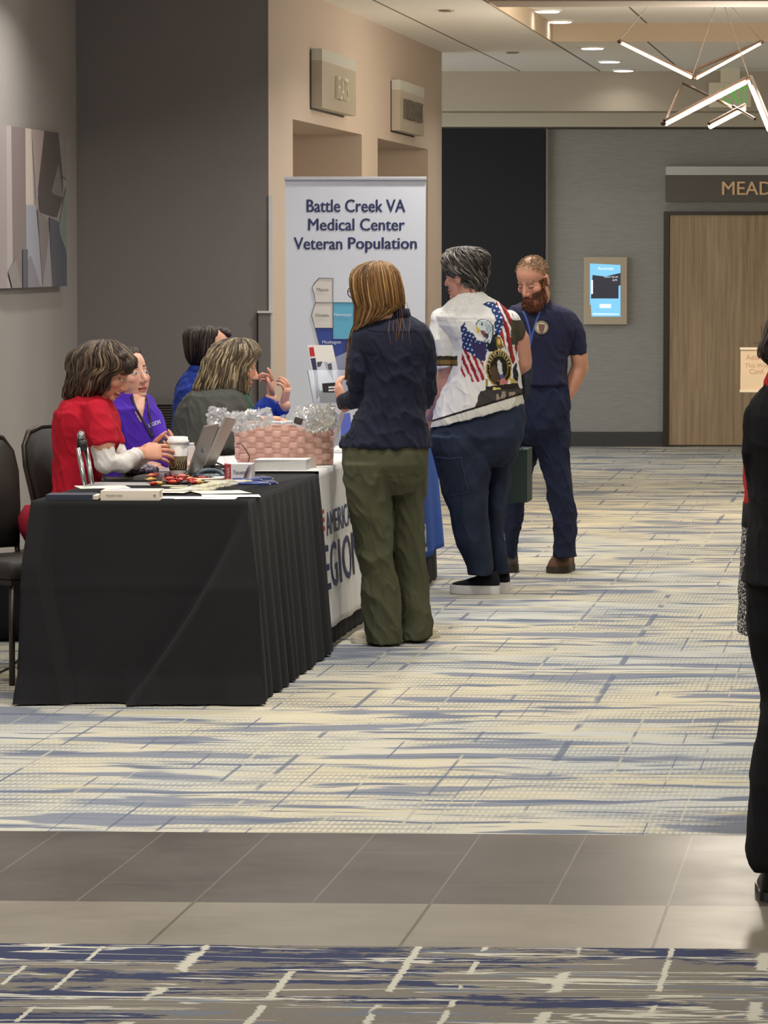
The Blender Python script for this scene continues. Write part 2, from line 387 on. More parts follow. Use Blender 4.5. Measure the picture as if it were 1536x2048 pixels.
def tile_mat(name, a, b, joint, u0, du, trans):
    n = NT(name); c = n.ma('SUBTRACT', n.x, n.ma('MULTIPLY', n.y, KA)); y = n.ma('SUBTRACT', n.y, n.ma('MULTIPLY', n.x, TS))
    q = n.ma('DIVIDE', n.ma('SUBTRACT', c, u0), du); fr = n.ma('FRACT', q); e = n.ma('MINIMUM', fr, n.ma('SUBTRACT', 1.0, fr))
    j = n.ma('SUBTRACT', 1.0, n.step(e, 0.005, 0.009))
    cl = n.noise(n.vec(n.x, n.ma('MULTIPLY', n.y, 1.0)), 2.2, 6, 0.65); fl = n.noise(n.vec(n.ma('MULTIPLY', n.x, 6.0), n.ma('MULTIPLY', n.y, 40.0)), 1.0, 4)
    col = n.mix(n.step(n.ma('ADD', n.ma('MULTIPLY', cl, 0.6), n.ma('MULTIPLY', fl, 0.4)), 0.3, 0.7), a, b)
    if trans:
        odd = n.ma('MODULO', n.ma('FLOOR', n.ma('ADD', q, 40.0)), 3.0)
        for k, yv in enumerate(trans):
            t = n.ma('MULTIPLY', n.ma('COMPARE', y, yv, 0.004), n.ma('COMPARE', odd, float(k), 0.5)); j = n.ma('MAXIMUM', j, n.ma('MULTIPLY', t, 0.6))
    col = n.mix(n.ma('MULTIPLY', j, 0.8), col, joint)
    g = n.noise(n.vec(n.x, n.y), 120.0, 4); n.bump(g, 0.02)
    return n.done(col, n.ma('ADD', 0.27, n.ma('MULTIPLY', cl, 0.18)), 0.5)
def floor_piece(name, y0, y1, m, z=0.0):
    bm = bmesh.new()
    a = [Vector((x, yy + TS * x, -0.1)) for x, yy in ((-7, y0), (9, y0), (9, y1), (-7, y1))]
    prism(bm, a, (0, 0, 0.1 + z)); return struct(name, bm, m)
floor_piece('floor', 11.49, 40, carpet_far())
u_line = onz(958, 1673).x - KA * onz(958, 1673).y
floor_piece('floor_dark_tile', 10.235, 11.49, tile_mat('dark stone tile', (70, 63, 58), (86, 78, 71), (122, 114, 105), u_line, 0.307, (11.12, 10.55)))
floor_piece('floor_light_tile', 9.575, 10.235, tile_mat('light stone tile', (124, 116, 102), (141, 133, 118), (72, 62, 52), u_line, 0.614, ()))
floor_piece('floor_near_carpet', -3, 9.575, carpet_near(), 0.004)
# ---- walls
bm = bmesh.new(); slab(bm, XL - 0.15, XL, -3, YG, 0, ZC + 0.2, KA); struct('wall_left', bm, m_wall_l)
xg0 = XL + KA * YG; xg1 = OW + KA * YG
bm = bmesh.new(); box(bm, ((xg0 - 0.15 + xg1) / 2, YG + 0.075, (ZC + 0.2) / 2), (xg1 - xg0 + 0.15, 0.15, ZC + 0.2)); struct('wall_return', bm, m_wall_g)
# beige corridor wall with two deep door recesses
NI = [(23.4, 26.4), (27.2, 30.1)]; ZN = 2.46; DN = 1.1
bm = bmesh.new(); cuts = [YG] + [v for a in NI for v in a] + [YE]
for i in range(0, len(cuts), 2): slab(bm, OW - DN, OW, cuts[i] + (0.152 if i == 0 else 0), cuts[i + 1], 0, ZC + 0.2, KA)
for a, b in NI: slab(bm, OW - DN, OW, a, b, ZN, ZC + 0.2, KA)
slab(bm, OW - DN - 0.12, OW - DN, YG + 0.16, YE, 0, ZC + 0.2, KA)
# first strip of the beige face, in front of the return wall thickness
slab(bm, OW - 0.001, OW + 0.0, YG + 0.0, YG + 0.152, 0, ZC + 0.2, KA)
struct('wall_corridor', bm, m_wall_b)
bm = bmesh.new(); box(bm, (5.0, YB + 0.1, 1.7), (17.0, 0.2, 3.6)); struct('wall_back', bm, m_backw)
bm = bmesh.new(); slab(bm, XR, XR + 0.15, -3, YB, 0, ZC + 0.2, KA); struct('wall_right', bm, m_wall_b)
# black section of the back wall
x0 = at(800, 300, YB - 0.06).x; x1 = at(1090, 300, YB - 0.06).x; zt = at(900, 258, YB).z
bm = bmesh.new(); box(bm, ((x0 + x1) / 2 - 1.0, YB - 0.03, zt / 2), (x1 - x0 + 2.0, 0.06, zt)); struct('wall_back_black_panel', bm, m_dark)
bm = bmesh.new(); box(bm, (at(1093.5, 300, YB).x, YB - 0.035, zt / 2), (0.02, 0.07, zt)); struct('trim_1', bm, mat('grey edge trim', (116, 114, 106), 0.5))
bm = bmesh.new(); box(bm, (3.0, YB - 0.03, zt + 0.008), (9.0, 0.06, 0.022)); struct('trim_2', bm, mat('dark reveal trim', (60, 56, 50), 0.6))  # thin dark reveal line below the bulkhead
bm = bmesh.new(); xb0 = at(1096, 870, YB).x; xb1 = at(1328, 870, YB).x
box(bm, ((xb0 + xb1) / 2, YB - 0.01, 0.065), (xb1 - xb0, 0.02, 0.13)); struct('baseboard_back', bm, mat('dark rubber base', (58, 58, 58), 0.5))
bm = bmesh.new(); slab(bm, XL, XL + 0.012, 8, YG, 0, 0.12, KA); struct('baseboard_left', bm, MATS['dark rubber base'])
# bulkhead above the back wall: upper face, then a recessed lower band coloured lighter as if lit
zb1 = at(900, 222, 34.2).z; zb0 = at(900, 258, 34.7).z
bm = bmesh.new(); box(bm, (4.0, 34.55, (zb1 + ZC) / 2), (12.0, 0.7, ZC - zb1)); struct('trim_3', bm, m_bulk)
bm = bmesh.new(); box(bm, (4.0, 34.8, (zb0 + 0.02 + zb1) / 2), (12.0, 0.2, zb1 - zb0 - 0.02)); struct('trim_4', bm, mat('lit band paint', (196, 188, 170), 0.8))
# ceiling with a coffer
YC0, YC1, OC, ZK = 24.9, 29.4, -2.56, 3.36
bm = bmesh.new()
slab(bm, XL - 0.2, XR + 0.2, -3, YC0, ZC, ZC + 0.1, KA); slab(bm, XL - 0.2, OC, YC0, YC1, ZC, ZC + 0.1, KA)
slab(bm, XL - 0.2, XR + 0.2, YC1, YB, ZC, ZC + 0.1, KA); slab(bm, OC, XR + 0.2, YC0, YC1, ZK, ZK + 0.1, KA); struct('ceiling', bm, m_ceil)
bm = bmesh.new(); slab(bm, OC, XR, YC1 - 0.012, YC1 - 0.001, ZC - 0.004, ZK, KA); slab(bm, OC, OC + 0.012, YC0, YC1 - 0.013, ZC - 0.004, ZK, KA)
slab(bm, OC, XR, YC0 + 0.001, YC0 + 0.012, ZC - 0.004, ZK, KA); struct('trim_5', bm, m_coffer)
# lower beam just before the coffer (its end shows at the very top of the photo)
bm = bmesh.new(); slab(bm, OC + 0.06, XR, 24.3, YC0 - 0.02, ZC - 0.03, ZC, KA); struct('trim_6', bm, mat('beam paint', (150, 134, 120), 0.8))
# white corner guard on the beige corner, and the cover strip of the panel
xc = xg1
bm = bmesh.new(); box(bm, (xc + 0.012, YG - 0.006, at(540, 390, YG).z / 2), (0.022, 0.012, at(540, 390, YG).z)); struct('trim_7', bm, m_white_trim)
# ---- ceiling downlights (visible ones are things; all give light)
m_lens = mat('downlight lens', (255, 250, 240), 0.4, emit=(255, 250, 244), es=4.0)
m_ringm = mat('downlight ring', (225, 222, 215), 0.4)
def downlight(x, y, z, label, watts, first=[None], show=True):
    if first[0] is None:
        t = thing('ceiling_downlight', label, 'ceiling light', (x, y, z), 'ceiling downlights')
        bm = bmesh.new(); lathe(bm, (x, y, z - 0.012), [(0.098, 0), (0.105, 0.012)], 32); obj('trim_ring', bm, m_ringm, t)
        bm = bmesh.new(); lathe(bm, (x, y, z - 0.018), [(0.075, 0), (0.085, 0.006)], 32); obj('lens', bm, m_lens, t)
        first[0] = t
    else: t = dup(first[0], (x, y, z), 0, label)
    l = bpy.data.lights.new('downlight_lamp', 'AREA'); l.shape = 'DISK'; l.size = 0.16; l.energy = watts; l.color = (1.0, 0.955, 0.89); l.spread = R_(140)
    lo = bpy.data.objects.new('downlight_lamp', l); C.objects.link(lo); lo.parent = t; lo.location = (0, 0, -0.022)
    return t
OD = -2.28
vis = [(1095, 20, ZK), (1120, 41, ZK), (1185, 94, ZC), (1219, 121, ZC), (1247, 139, ZC)]
nm = ['nearest downlight of the row, at the top edge of the photo', 'second downlight of the row inside the ceiling recess', 'third downlight, first beyond the ceiling recess', 'fourth downlight of the row, above the grey bulkhead', 'farthest downlight of the row, right at the bulkhead']
for (px, py, z), lb in zip(vis, nm):
    p = onz(px, py, z); downlight(p.x, p.y, z, 'round white ' + lb, DOWN_W * (0.02 if z > ZC + 0.05 else 0.8 if p.y < 31 else 0.3 if p.y < 33 else 0.05))
for i, y in enumerate((8.5, 10.5, 12.4, 14.3, 16.2, 18.0, 19.8, 21.6, 23.4)):
    downlight(OD + KA * y, y, ZC, 'round white ceiling downlight over the aisle, out of the picture', DOWN_W)
for i, y in enumerate((9.0, 12.0, 15.0, 18.0, 21.0)):
    downlight(-0.2 + KA * y, y, ZC, 'round white ceiling downlight over the right side of the aisle', DOWN_W)
for i, y in enumerate((10.0, 12.6, 15.2, 17.8, 20.4)):
    downlight(-3.95 + KA * y, y, ZC, 'round white ceiling downlight over the seats along the left wall', DOWN_W * 0.8)
for i, y in enumerate((24.0, 26.5, 29.0, 31.5)):
    if y not in (26.5, 29.0): downlight(0.9 + KA * y, y, ZC, 'round white ceiling downlight far right of the aisle', DOWN_W)
# sprinkler covers
for i, (px, py) in enumerate(((893, 20), (1025, 104))):
    p = onz(px, py, ZC); bm = bmesh.new(); lathe(bm, (p.x, p.y, ZC - 0.012), [(0.03, 0), (0.05, 0.004), (0.052, 0.012)], 24)
    tag(obj('sprinkler_cover', bm, mat('sprinkler metal', (140, 126, 108), 0.45)), ('small round ceiling sprinkler cover nearer the camera' if i == 0 else 'small round ceiling sprinkler cover nearer the back bulkhead'), 'sprinkler cover', 'ceiling sprinkler covers')
# ---- left wall canvas
def lw(px, py, off=0.0):
    """point on the left wall (pushed out by off)"""
    u = (px - 768) / FPX; Y = (-(XL + off)) / (KA - u)
    return at(px, py, Y)
t = thing('canvas_painting', 'abstract canvas of grey, cream and slate facets on the left wall', 'painting', lw(60, 572, 0.02))
A = lw(-140, 500); B = lw(119, 500); zt0 = lw(119, 268).z; zb_ = lw(119, 572).z
d = (B - A); d.z = 0; Lp = d.length; d.normalize(); nrm = Vector((d.y, -d.x, 0)).normalized()
def cv(u, v, o): return Vector((A.x, A.y, zb_)) + d * (u * Lp) + Vector((0, 0, v * (zt0 - zb_))) + nrm * o
bm = bmesh.new(); prism(bm, [cv(0, 0, 0.001), cv(1, 0, 0.001), cv(1, 1, 0.001), cv(0, 1, 0.001)], nrm * 0.035); obj('canvas', bm, mat('canvas base', (150, 142, 140), 0.8), t)
def cu_(px): # px (at the canvas) -> u
    P = lw(px, 500); return (P - A).length / Lp * (1 if px > -140 else -1)
facets = [((0, 12, 14, 12, 0), (0, 0.0, .6, 1, 1), (176, 168, 166)), ((-140, 0, 0, -140), (0, 0, 1, 1), (160, 150, 150)), ((12, 38, 38, 10), (0, 0, 1, 1), (128, 116, 114)), ((38, 54, 50, 38), (.52, .52, 1, 1), (200, 188, 176)),
 ((50, 76, 66, 59), (1, 1, .62, .55), (164, 148, 144)), ((38, 58, 64, 70, 38), (.52, .52, .3, 0, 0), (158, 160, 172)), ((76, 104, 112, 113, 100, 66, 62), (1, 1, .75, .58, .45, .48, .62), (84, 76, 74)), ((90, 104, 113, 92), (.62, .8, .58, .6), (120, 114, 116)),
 ((104, 119, 119, 112), (1, 1, .7, .72), (138, 132, 128)), ((84, 104, 119, 119, 90), (.45, .42, .2, 0, 0), (86, 88, 98)), ((104, 119, 119, 106), (.4, .66, .22, .34), (126, 134, 132)), ((60, 82, 90, 70), (.5, .42, 0, 0), (132, 122, 120)), ((70, 84, 88, 70), (0, .35, 0, 0), (150, 146, 150)),
 ((30, 40, 40, 30), (.24, .24, 0, 0), (86, 88, 104)), ((40, 46, 66, 40), (.16, .2, 0, 0), (136, 132, 140)), ((0, 15, 28, 8), (.1, .18, 0, 0), (140, 134, 132))]
for i, (us, vs, col) in enumerate(facets):
    bm = bmesh.new(); prism(bm, [cv(cu_(u), v, 0.0362 + 0.0004 * i) for u, v in zip(us, vs)], nrm * 0.0008); obj('painted_facet', bm, mat('paint %d' % i, col, 0.75, bump=0.1, scale=150, var=0.05), t)
# ---- grey wall: access panel strip and vent
p0 = at(517, 626, YG); p1 = at(541, 626, YG)
t = thing('access_panel', 'tall narrow grey panel with white cap beside the beige corner', 'wall panel', ((p0.x + p1.x) / 2, YG - 0.012, 0))
bm = bmesh.new(); box(bm, ((p0.x + p1.x) / 2, YG - 0.012, p0.z / 2), (p1.x - p0.x, 0.024, p0.z)); obj('panel', bm, m_wall_g, t)
bm = bmesh.new(); box(bm, ((p0.x + p1.x) / 2 + 0.003, YG - 0.016, p0.z + 0.006), (p1.x - p0.x + 0.018, 0.036, 0.012)); obj('cap', bm, m_white_trim, t)
bm = bmesh.new(); box(bm, (p0.x - 0.005, YG - 0.01, p0.z / 2), (0.01, 0.02, p0.z)); obj('reveal', bm, mat('dark gap', (40, 38, 37), 0.8), t)
a = at(300, 800, YG); b = at(372, 885, YG)
t = thing('wall_vent', 'dark louvred vent grille low on the grey wall', 'vent', ((a.x + b.x) / 2, YG, b.z))
bm = bmesh.new(); box(bm, ((a.x + b.x) / 2, YG - 0.004, (a.z + b.z) / 2), (b.x - a.x, 0.008, a.z - b.z)); obj('backing', bm, mat('vent black', (38, 36, 35), 0.7), t)
bm = bmesh.new(); box(bm, ((a.x + b.x) / 2, YG - 0.012, a.z - 0.01), (b.x - a.x + 0.02, 0.024, 0.03)); box(bm, (a.x, YG - 0.012, (a.z + b.z) / 2), (0.02, 0.024, a.z - b.z)); box(bm, (b.x, YG - 0.012, (a.z + b.z) / 2), (0.02, 0.024, a.z - b.z))
obj('frame', bm, mat('vent frame', (108, 103, 99), 0.6), t)
bm = bmesh.new(); n_ = 14
for i in range(n_): box(bm, ((a.x + b.x) / 2, YG - 0.012, b.z + (a.z - b.z - 0.03) * (i + 0.5) / n_), (b.x - a.x - 0.02, 0.014, 0.004), Matrix.Rotation(0.5, 3, 'X'))
obj('louvres', bm, mat('vent louvre', (88, 82, 76), 0.5), t)
# ---- room signs on the beige wall
def wsign(y0, y1, dpt, z0, z1, label, words, ty0, ty1, tz, th, lm):
    t = thing('room_sign', label, 'sign', (OW + KA * (y0 + y1) / 2, (y0 + y1) / 2, z0))
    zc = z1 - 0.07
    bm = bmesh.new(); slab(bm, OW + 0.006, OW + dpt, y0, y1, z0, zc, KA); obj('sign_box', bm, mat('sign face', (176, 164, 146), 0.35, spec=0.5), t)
    bm = bmesh.new(); slab(bm, OW + 0.006, OW + dpt, y0, y1, zc, z1, KA); obj('sign_top_band', bm, mat('sign top band', (196, 194, 184), 0.35), t)  # upper band of the box in a lighter colour
    bm = bmesh.new(); slab(bm, OW, OW + 0.006, y0 - 0.012, y1 - 0.1, z0 - 0.012, z1 - 0.01, KA); obj('backing', bm, mat('sign backing', (52, 46, 40), 0.7), t)
    L = math.hypot(1, KA) * (ty1 - ty0); dr = Vector((KA, 1, 0)).normalized(); c = Vector((OW + dpt + KA * (ty0 + ty1) / 2, (ty0 + ty1) / 2, tz))
    bm = lay(text2d(words, L, th, bold=0.012), lambda u, v: c + dr * u + Vector((0, 0, v)), Vector((0.022, -0.022 * KA, 0)))
    obj('lettering', bm, lm, t)
m_lm = mat('polished letter metal', (228, 220, 202), 0.3, metal=0.15)
m_lm2 = mat('bronze letter metal', (110, 102, 90), 0.4, metal=0.3)
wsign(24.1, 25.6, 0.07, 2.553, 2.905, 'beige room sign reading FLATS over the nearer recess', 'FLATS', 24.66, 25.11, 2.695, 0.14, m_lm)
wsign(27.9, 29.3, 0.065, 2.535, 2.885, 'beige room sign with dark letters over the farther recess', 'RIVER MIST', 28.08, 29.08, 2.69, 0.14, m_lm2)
# ---- door with wood leaf, its room sign, the info screen
def wood_mat():
    n = NT('oak veneer'); v = n.vec(n.ma('MULTIPLY', n.x, 28.0), n.y, n.ma('MULTIPLY', n.z, 0.9))
    a = n.noise(v, 1.0, 5, 0.65, 0.4); b = n.noise(n.vec(n.ma('MULTIPLY', n.x, 170.0), n.y, n.ma('MULTIPLY', n.z, 3.0)), 1.0, 3)
    f = n.ma('ADD', n.ma('MULTIPLY', a, 0.65), n.ma('MULTIPLY', b, 0.35)); n.bump(b, 0.05)
    return n.done(n.mix(n.step(f, 0.32, 0.68), (142, 120, 94), (182, 160, 128)), 0.45)
YD = YB - 0.05
xa = at(1338, 500, YD).x; xt = at(1328, 500, YD).x; zd = at(1400, 430, YD).z; ztf = at(1400, 423, YD).z
m_frame = mat('dark bronze frame', (52, 45, 36), 0.4, metal=0.3)
t = thing('door_1', None, None, (xa + 0.95, YB, 0)); tag(t, kind='structure')
bm = bmesh.new(); box(bm, ((xt + xa) / 2, YB - 0.03, ztf / 2), (xa - xt, 0.06, ztf)); box(bm, (xa + 0.98, YB - 0.03, (zd + ztf) / 2), (1.96, 0.06, ztf - zd)); box(bm, (xa + 1.99, YB - 0.03, ztf / 2), (0.06, 0.06, ztf)); obj('door_frame', bm, m_frame, t)
for k in range(2):
    bm = bmesh.new(); box(bm, (xa + 0.49 + k * 0.975, YB - 0.022, zd / 2 + 0.008), (0.965, 0.044, zd - 0.016), bev=0.002); dl = obj('door_leaf', bm, wood_mat() if k == 0 else bpy.data.materials['oak veneer'], t)
    bm = bmesh.new(); box(bm, (xa + (0.90 if k == 0 else 1.06), YB - 0.05, 1.02), (0.05, 0.012, 0.2)); tube(bm, [(xa + (0.9 if k == 0 else 1.06), YB - 0.09, 1.06), (xa + (0.80 if k == 0 else 1.16), YB - 0.09, 1.06)], 0.01); tube(bm, [(xa + (0.9 if k == 0 else 1.06), YB - 0.05, 1.06), (xa + (0.9 if k == 0 else 1.06), YB - 0.09, 1.06)], 0.01); obj('handle', bm, mat('satin steel', (150, 146, 140), 0.3, metal=0.9), dl)
def P(px, py, Y): return at(px, py, Y)
ys = YB - 0.12
a = P(1333, 350, ys); b = P(1333, 403, ys); c_ = P(1333, 333, ys)
t = thing('meeting_room_sign', 'long dark sign board reading MEADOW above the wooden door', 'sign', (a.x + 0.95, YB - 0.06, b.z))
bm = bmesh.new(); box(bm, (a.x + 0.95, YB - 0.06, (a.z + b.z) / 2), (1.9, 0.12, a.z - b.z)); obj('sign_box', bm, mat('sign charcoal', (88, 84, 77), 0.5), t)
bm = bmesh.new(); box(bm, (a.x + 0.95, YB - 0.062, (a.z + c_.z) / 2), (1.9, 0.124, c_.z - a.z)); obj('sign_top_band', bm, mat('sign top band white', (190, 194, 188), 0.4), t)  # strip along the top of the board in a paler colour
hl = P(1444, 363, ys).z - P(1444, 390, ys).z
tm = text2d('MEADOW', None, hl, bold=0.012); wd = coords(tm)[:, 0].max() * 2; cc = P(1444, 376.5, ys)
obj('lettering', lay(tm, frontal((cc.x + wd / 2, YB - 0.121, cc.z)), (0, -0.012, 0)), mat('copper letter', (236, 196, 150), 0.4, metal=0.0), t)
# info screen
ysn = YB - 0.05; a = P(1168, 514, ysn); b = P(1254, 649, ysn); mid = (a + b) / 2
t = thing('info_screen', 'small wall display in a beige frame left of the door', 'screen', (mid.x, YB, b.z))
bm = bmesh.new(); box(bm, (mid.x, YB - 0.025, mid.z), (b.x - a.x, 0.05, a.z - b.z), bev=0.004); obj('frame', bm, mat('screen bezel', (186, 172, 148), 0.6), t)
def scr(pts, col, es, dy, name):
    bm = bmesh.new(); prism(bm, [P(x, y, YB - dy) for x, y in pts], (0, 0.002, 0)); obj(name, bm, mat('screen ' + str(col), (10, 10, 12), 0.4, emit=col, es=es), t)
scr([(1180, 527), (1241, 530), (1241, 633), (1183, 633), (1182, 610), (1180, 610)], (120, 190, 232), 0.9, 0.052, 'display')
scr([(1185, 550), (1210, 553), (1241, 546), (1241, 570), (1237, 572), (1237, 597), (1182, 597)], (34, 36, 48), 0.9, 0.0535, 'display_picture')
scr([(1182, 560), (1186, 560), (1186, 588), (1182, 588)], (226, 232, 240), 0.8, 0.054, 'display_bar')
for (cx, cy, wpx, s) in ((1212, 537, 30, 'Riverside'), (1222, 554, 28, 'TODAY 9:00 AM'), (1230, 560, 10, 'A.M.')):
    c = P(cx, cy, YB - 0.0545); obj('display_text', lay(text2d(s, wpx * YB / FPX), frontal(c)), mat('screen text', (10, 10, 10), 0.4, emit=(235, 245, 250), es=0.9), t)
scr([(1199, 608), (1222, 608), (1222, 616), (1199, 616)], (222, 236, 240), 0.9, 0.054, 'display_button')
scr([(1185, 626), (1238, 627), (1238, 630), (1185, 630)], (190, 222, 240), 0.9, 0.054, 'display_bar')
# ---- exit sign hanging by the bulkhead
ye = 33.6; a = P(1418, 165, ye); b = P(1502, 215, ye); mid = (a + b) / 2
t = thing('exit_sign', 'white edge-lit exit sign with green letters hanging behind the chandelier', 'exit sign', (mid.x, ye, b.z))
bm = bmesh.new(); box(bm, (mid.x, ye, mid.z), (b.x - a.x, 0.05, a.z - b.z), bev=0.006); obj('panel', bm, mat('exit panel', (214, 208, 186), 0.4), t)
bm = bmesh.new(); box(bm, (mid.x, ye, (a.z + ZC) / 2), (0.16, 0.04, ZC - a.z)); obj('canopy', bm, mat('exit panel', (214, 208, 186)), t)
obj('lettering', lay(text2d('EXIT', (b.x - a.x) * 0.62, (a.z - b.z) * 0.66, bold=0.02), frontal((mid.x + 0.05, ye - 0.026, mid.z)), (0, -0.003, 0)), mat('exit green', (40, 140, 50), 0.4, emit=(120, 180, 90), es=0.35), t)
# ---- notice on a floor stand before the door
yn = 28.0; a = P(1481, 697, yn); b = P(1543, 782, yn); mid = (a + b) / 2
t = thing('notice_stand', 'notice under clear cover on a floor stand at the right edge', 'sign stand', (mid.x, yn, 0))
bm = bmesh.new(); box(bm, (mid.x, yn, mid.z), (b.x - a.x, 0.012, a.z - b.z)); obj('notice_board', bm, mat('notice paper', (236, 214, 184), 0.16, spec=0.8, coat=0.6), t)
for z in (a.z, b.z):
    bm = bmesh.new(); box(bm, (mid.x, yn - 0.008, z), (b.x - a.x + 0.01, 0.02, 0.016)); obj('clip_rail', bm, mat('pale rail', (238, 228, 205), 0.3), t)
bm = bmesh.new(); tube(bm, [(mid.x + 0.06, yn + 0.03, 0.02), (mid.x + 0.06, yn + 0.03, a.z + 0.12)], 0.014); lathe(bm, (mid.x + 0.06, yn + 0.03, 0.0), [(0.16, 0), (0.16, 0.012), (0.03, 0.03)]); obj('post', bm, mat('satin steel', (150, 146, 140)), t)
q = P(1528, 668, yn); bm = bmesh.new(); box(bm, (q.x + 0.03, yn + 0.01, q.z), (0.1, 0.02, 0.13), bev=0.004); box(bm, (q.x + 0.0, yn - 0.005, P(1515, 686, yn).z), (0.14, 0.03, 0.014)); obj('top_holder', bm, mat('bronze holder', (104, 88, 72), 0.4, metal=0.4), t)
for s, cy, cx, w_ in (('Additional', 715, 1521, 58), ('This Work', 731, 1517, 54), ('Conf.', 743, 1514, 30)):
    c = P(cx, cy, yn - 0.007); obj('notice_text', lay(text2d(s, w_ * yn / FPX), frontal(c)), mat('notice ink', (190, 140, 112), 0.5), t)
# ---- chandelier of lit bars
m_led = mat('led bar', (255, 240, 205), 0.4, emit=(255, 226, 172), es=3.2)
m_chan = mat('bronze channel', (66, 48, 38), 0.35, metal=0.6)
yc = 26.0
t = thing('bar_chandelier', 'bronze chandelier of angled glowing bars at the upper right', 'chandelier', P(1440, 170, yc))
def lit(a, b, r, dy0=0.0, dy1=0.0, em=True):
    A = P(*a, yc + dy0); B = P(*b, yc + dy1); up = Vector((0, 0, r * 1.2)); dr = (B - A).normalized()
    bm = bmesh.new(); tube(bm, [A + up - dr * 0.01, B + up + dr * 0.01], r * 0.7, 8); s = obj('bar_channel', bm, m_chan, t)
    if em:
        bm = bmesh.new(); tube(bm, [A, B], r, 12); obj('led_tube', bm, m_led, s, True)
lit((1243, 86), (1383, 155), 0.0105, 0, 0.2); lit((1393, 156), (1520, 87), 0.011, 0.2, 0.5)
lit((1331, 247), (1490, 164), 0.017, -0.6, -0.2); lit((1420, 253), (1488, 217), 0.017, -0.7, -0.5); lit((1502, 164), (1540, 258), 0.022, -0.3, -0.9)
for a, b, d0, d1 in (((1327, 247), (1364, 165), -0.6, 0.3), ((1364, 165), (1466, 215), 0.3, -0.5), ((1376, 145), (1520, 84), 0.3, 0.5), ((1466, 212), (1510, 238), -0.5, -0.7), ((1236, 82), (1383, 148), 0.1, 0.3)):
    bm = bmesh.new(); tube(bm, [P(*a, yc + d0), P(*b, yc + d1)], 0.010, 8); obj('bare_bar', bm, m_chan, t)
for a, d0, top in (((1238, 82), 0.0, (1318, -12)), ((1385, 150), 0.2, (1440, -20)), ((1523, 82), 0.5, (1440, -12)), ((1500, 160), -0.2, (1440, -25))):
    bm = bmesh.new(); A = P(*a, yc + d0); B = P(*top, yc); B.z = ZK; tube(bm, [A, B], 0.0032, 6); obj('suspension_cable', bm, mat('dark cable', (70, 58, 48), 0.5), t)
for a, d0 in (((1240, 83), 0), ((1388, 156), 0.2), ((1522, 84), 0.5), ((1496, 160), -0.2), ((1327, 247), -0.6)):
    bm = bmesh.new(); ell(bm, P(*a, yc + d0), (0.018, 0.018, 0.014)); obj('joint', bm, m_chan, t)
l = bpy.data.lights.new('chandelier_lamp', 'POINT'); l.energy = 130; l.color = (1, 0.90, 0.76); l.shadow_soft_size = 0.35
lo = bpy.data.objects.new('chandelier_lamp', l); C.objects.link(lo); lo.parent = t; lo.location = (0.15, -0.3, -0.15)
# ================================================================ tables, cloths
ZT = 0.752
m_black = fabric('black table cloth', (36, 36, 38), bump=0.3, scale=420, var=0.12, sheen=0.03)
m_ttop = mat('grey laminate', (160, 156, 148), 0.5); m_steel = mat('grey table steel', (90, 90, 92), 0.4, metal=0.6)
def folding_table(x0, x1, y0, y1, label):
    t = thing('folding_table', label, 'table', ((x0 + x1) / 2 + KA * (y0 + y1) / 2, (y0 + y1) / 2, 0), 'folding tables under the cloths')
    bm = bmesh.new(); slab(bm, x0, x1, y0, y1, ZT - 0.034, ZT - 0.004, KA); obj('tabletop', bm, m_ttop, t)
    for yy in (y0 + 0.2, y1 - 0.2):
        for xx in (x0 + 0.08, x1 - 0.08):
            bm = bmesh.new(); tube(bm, [(xx + KA * yy, yy, 0), (xx + KA * yy, yy, ZT - 0.03)], 0.014); obj('leg', bm, m_steel, t)
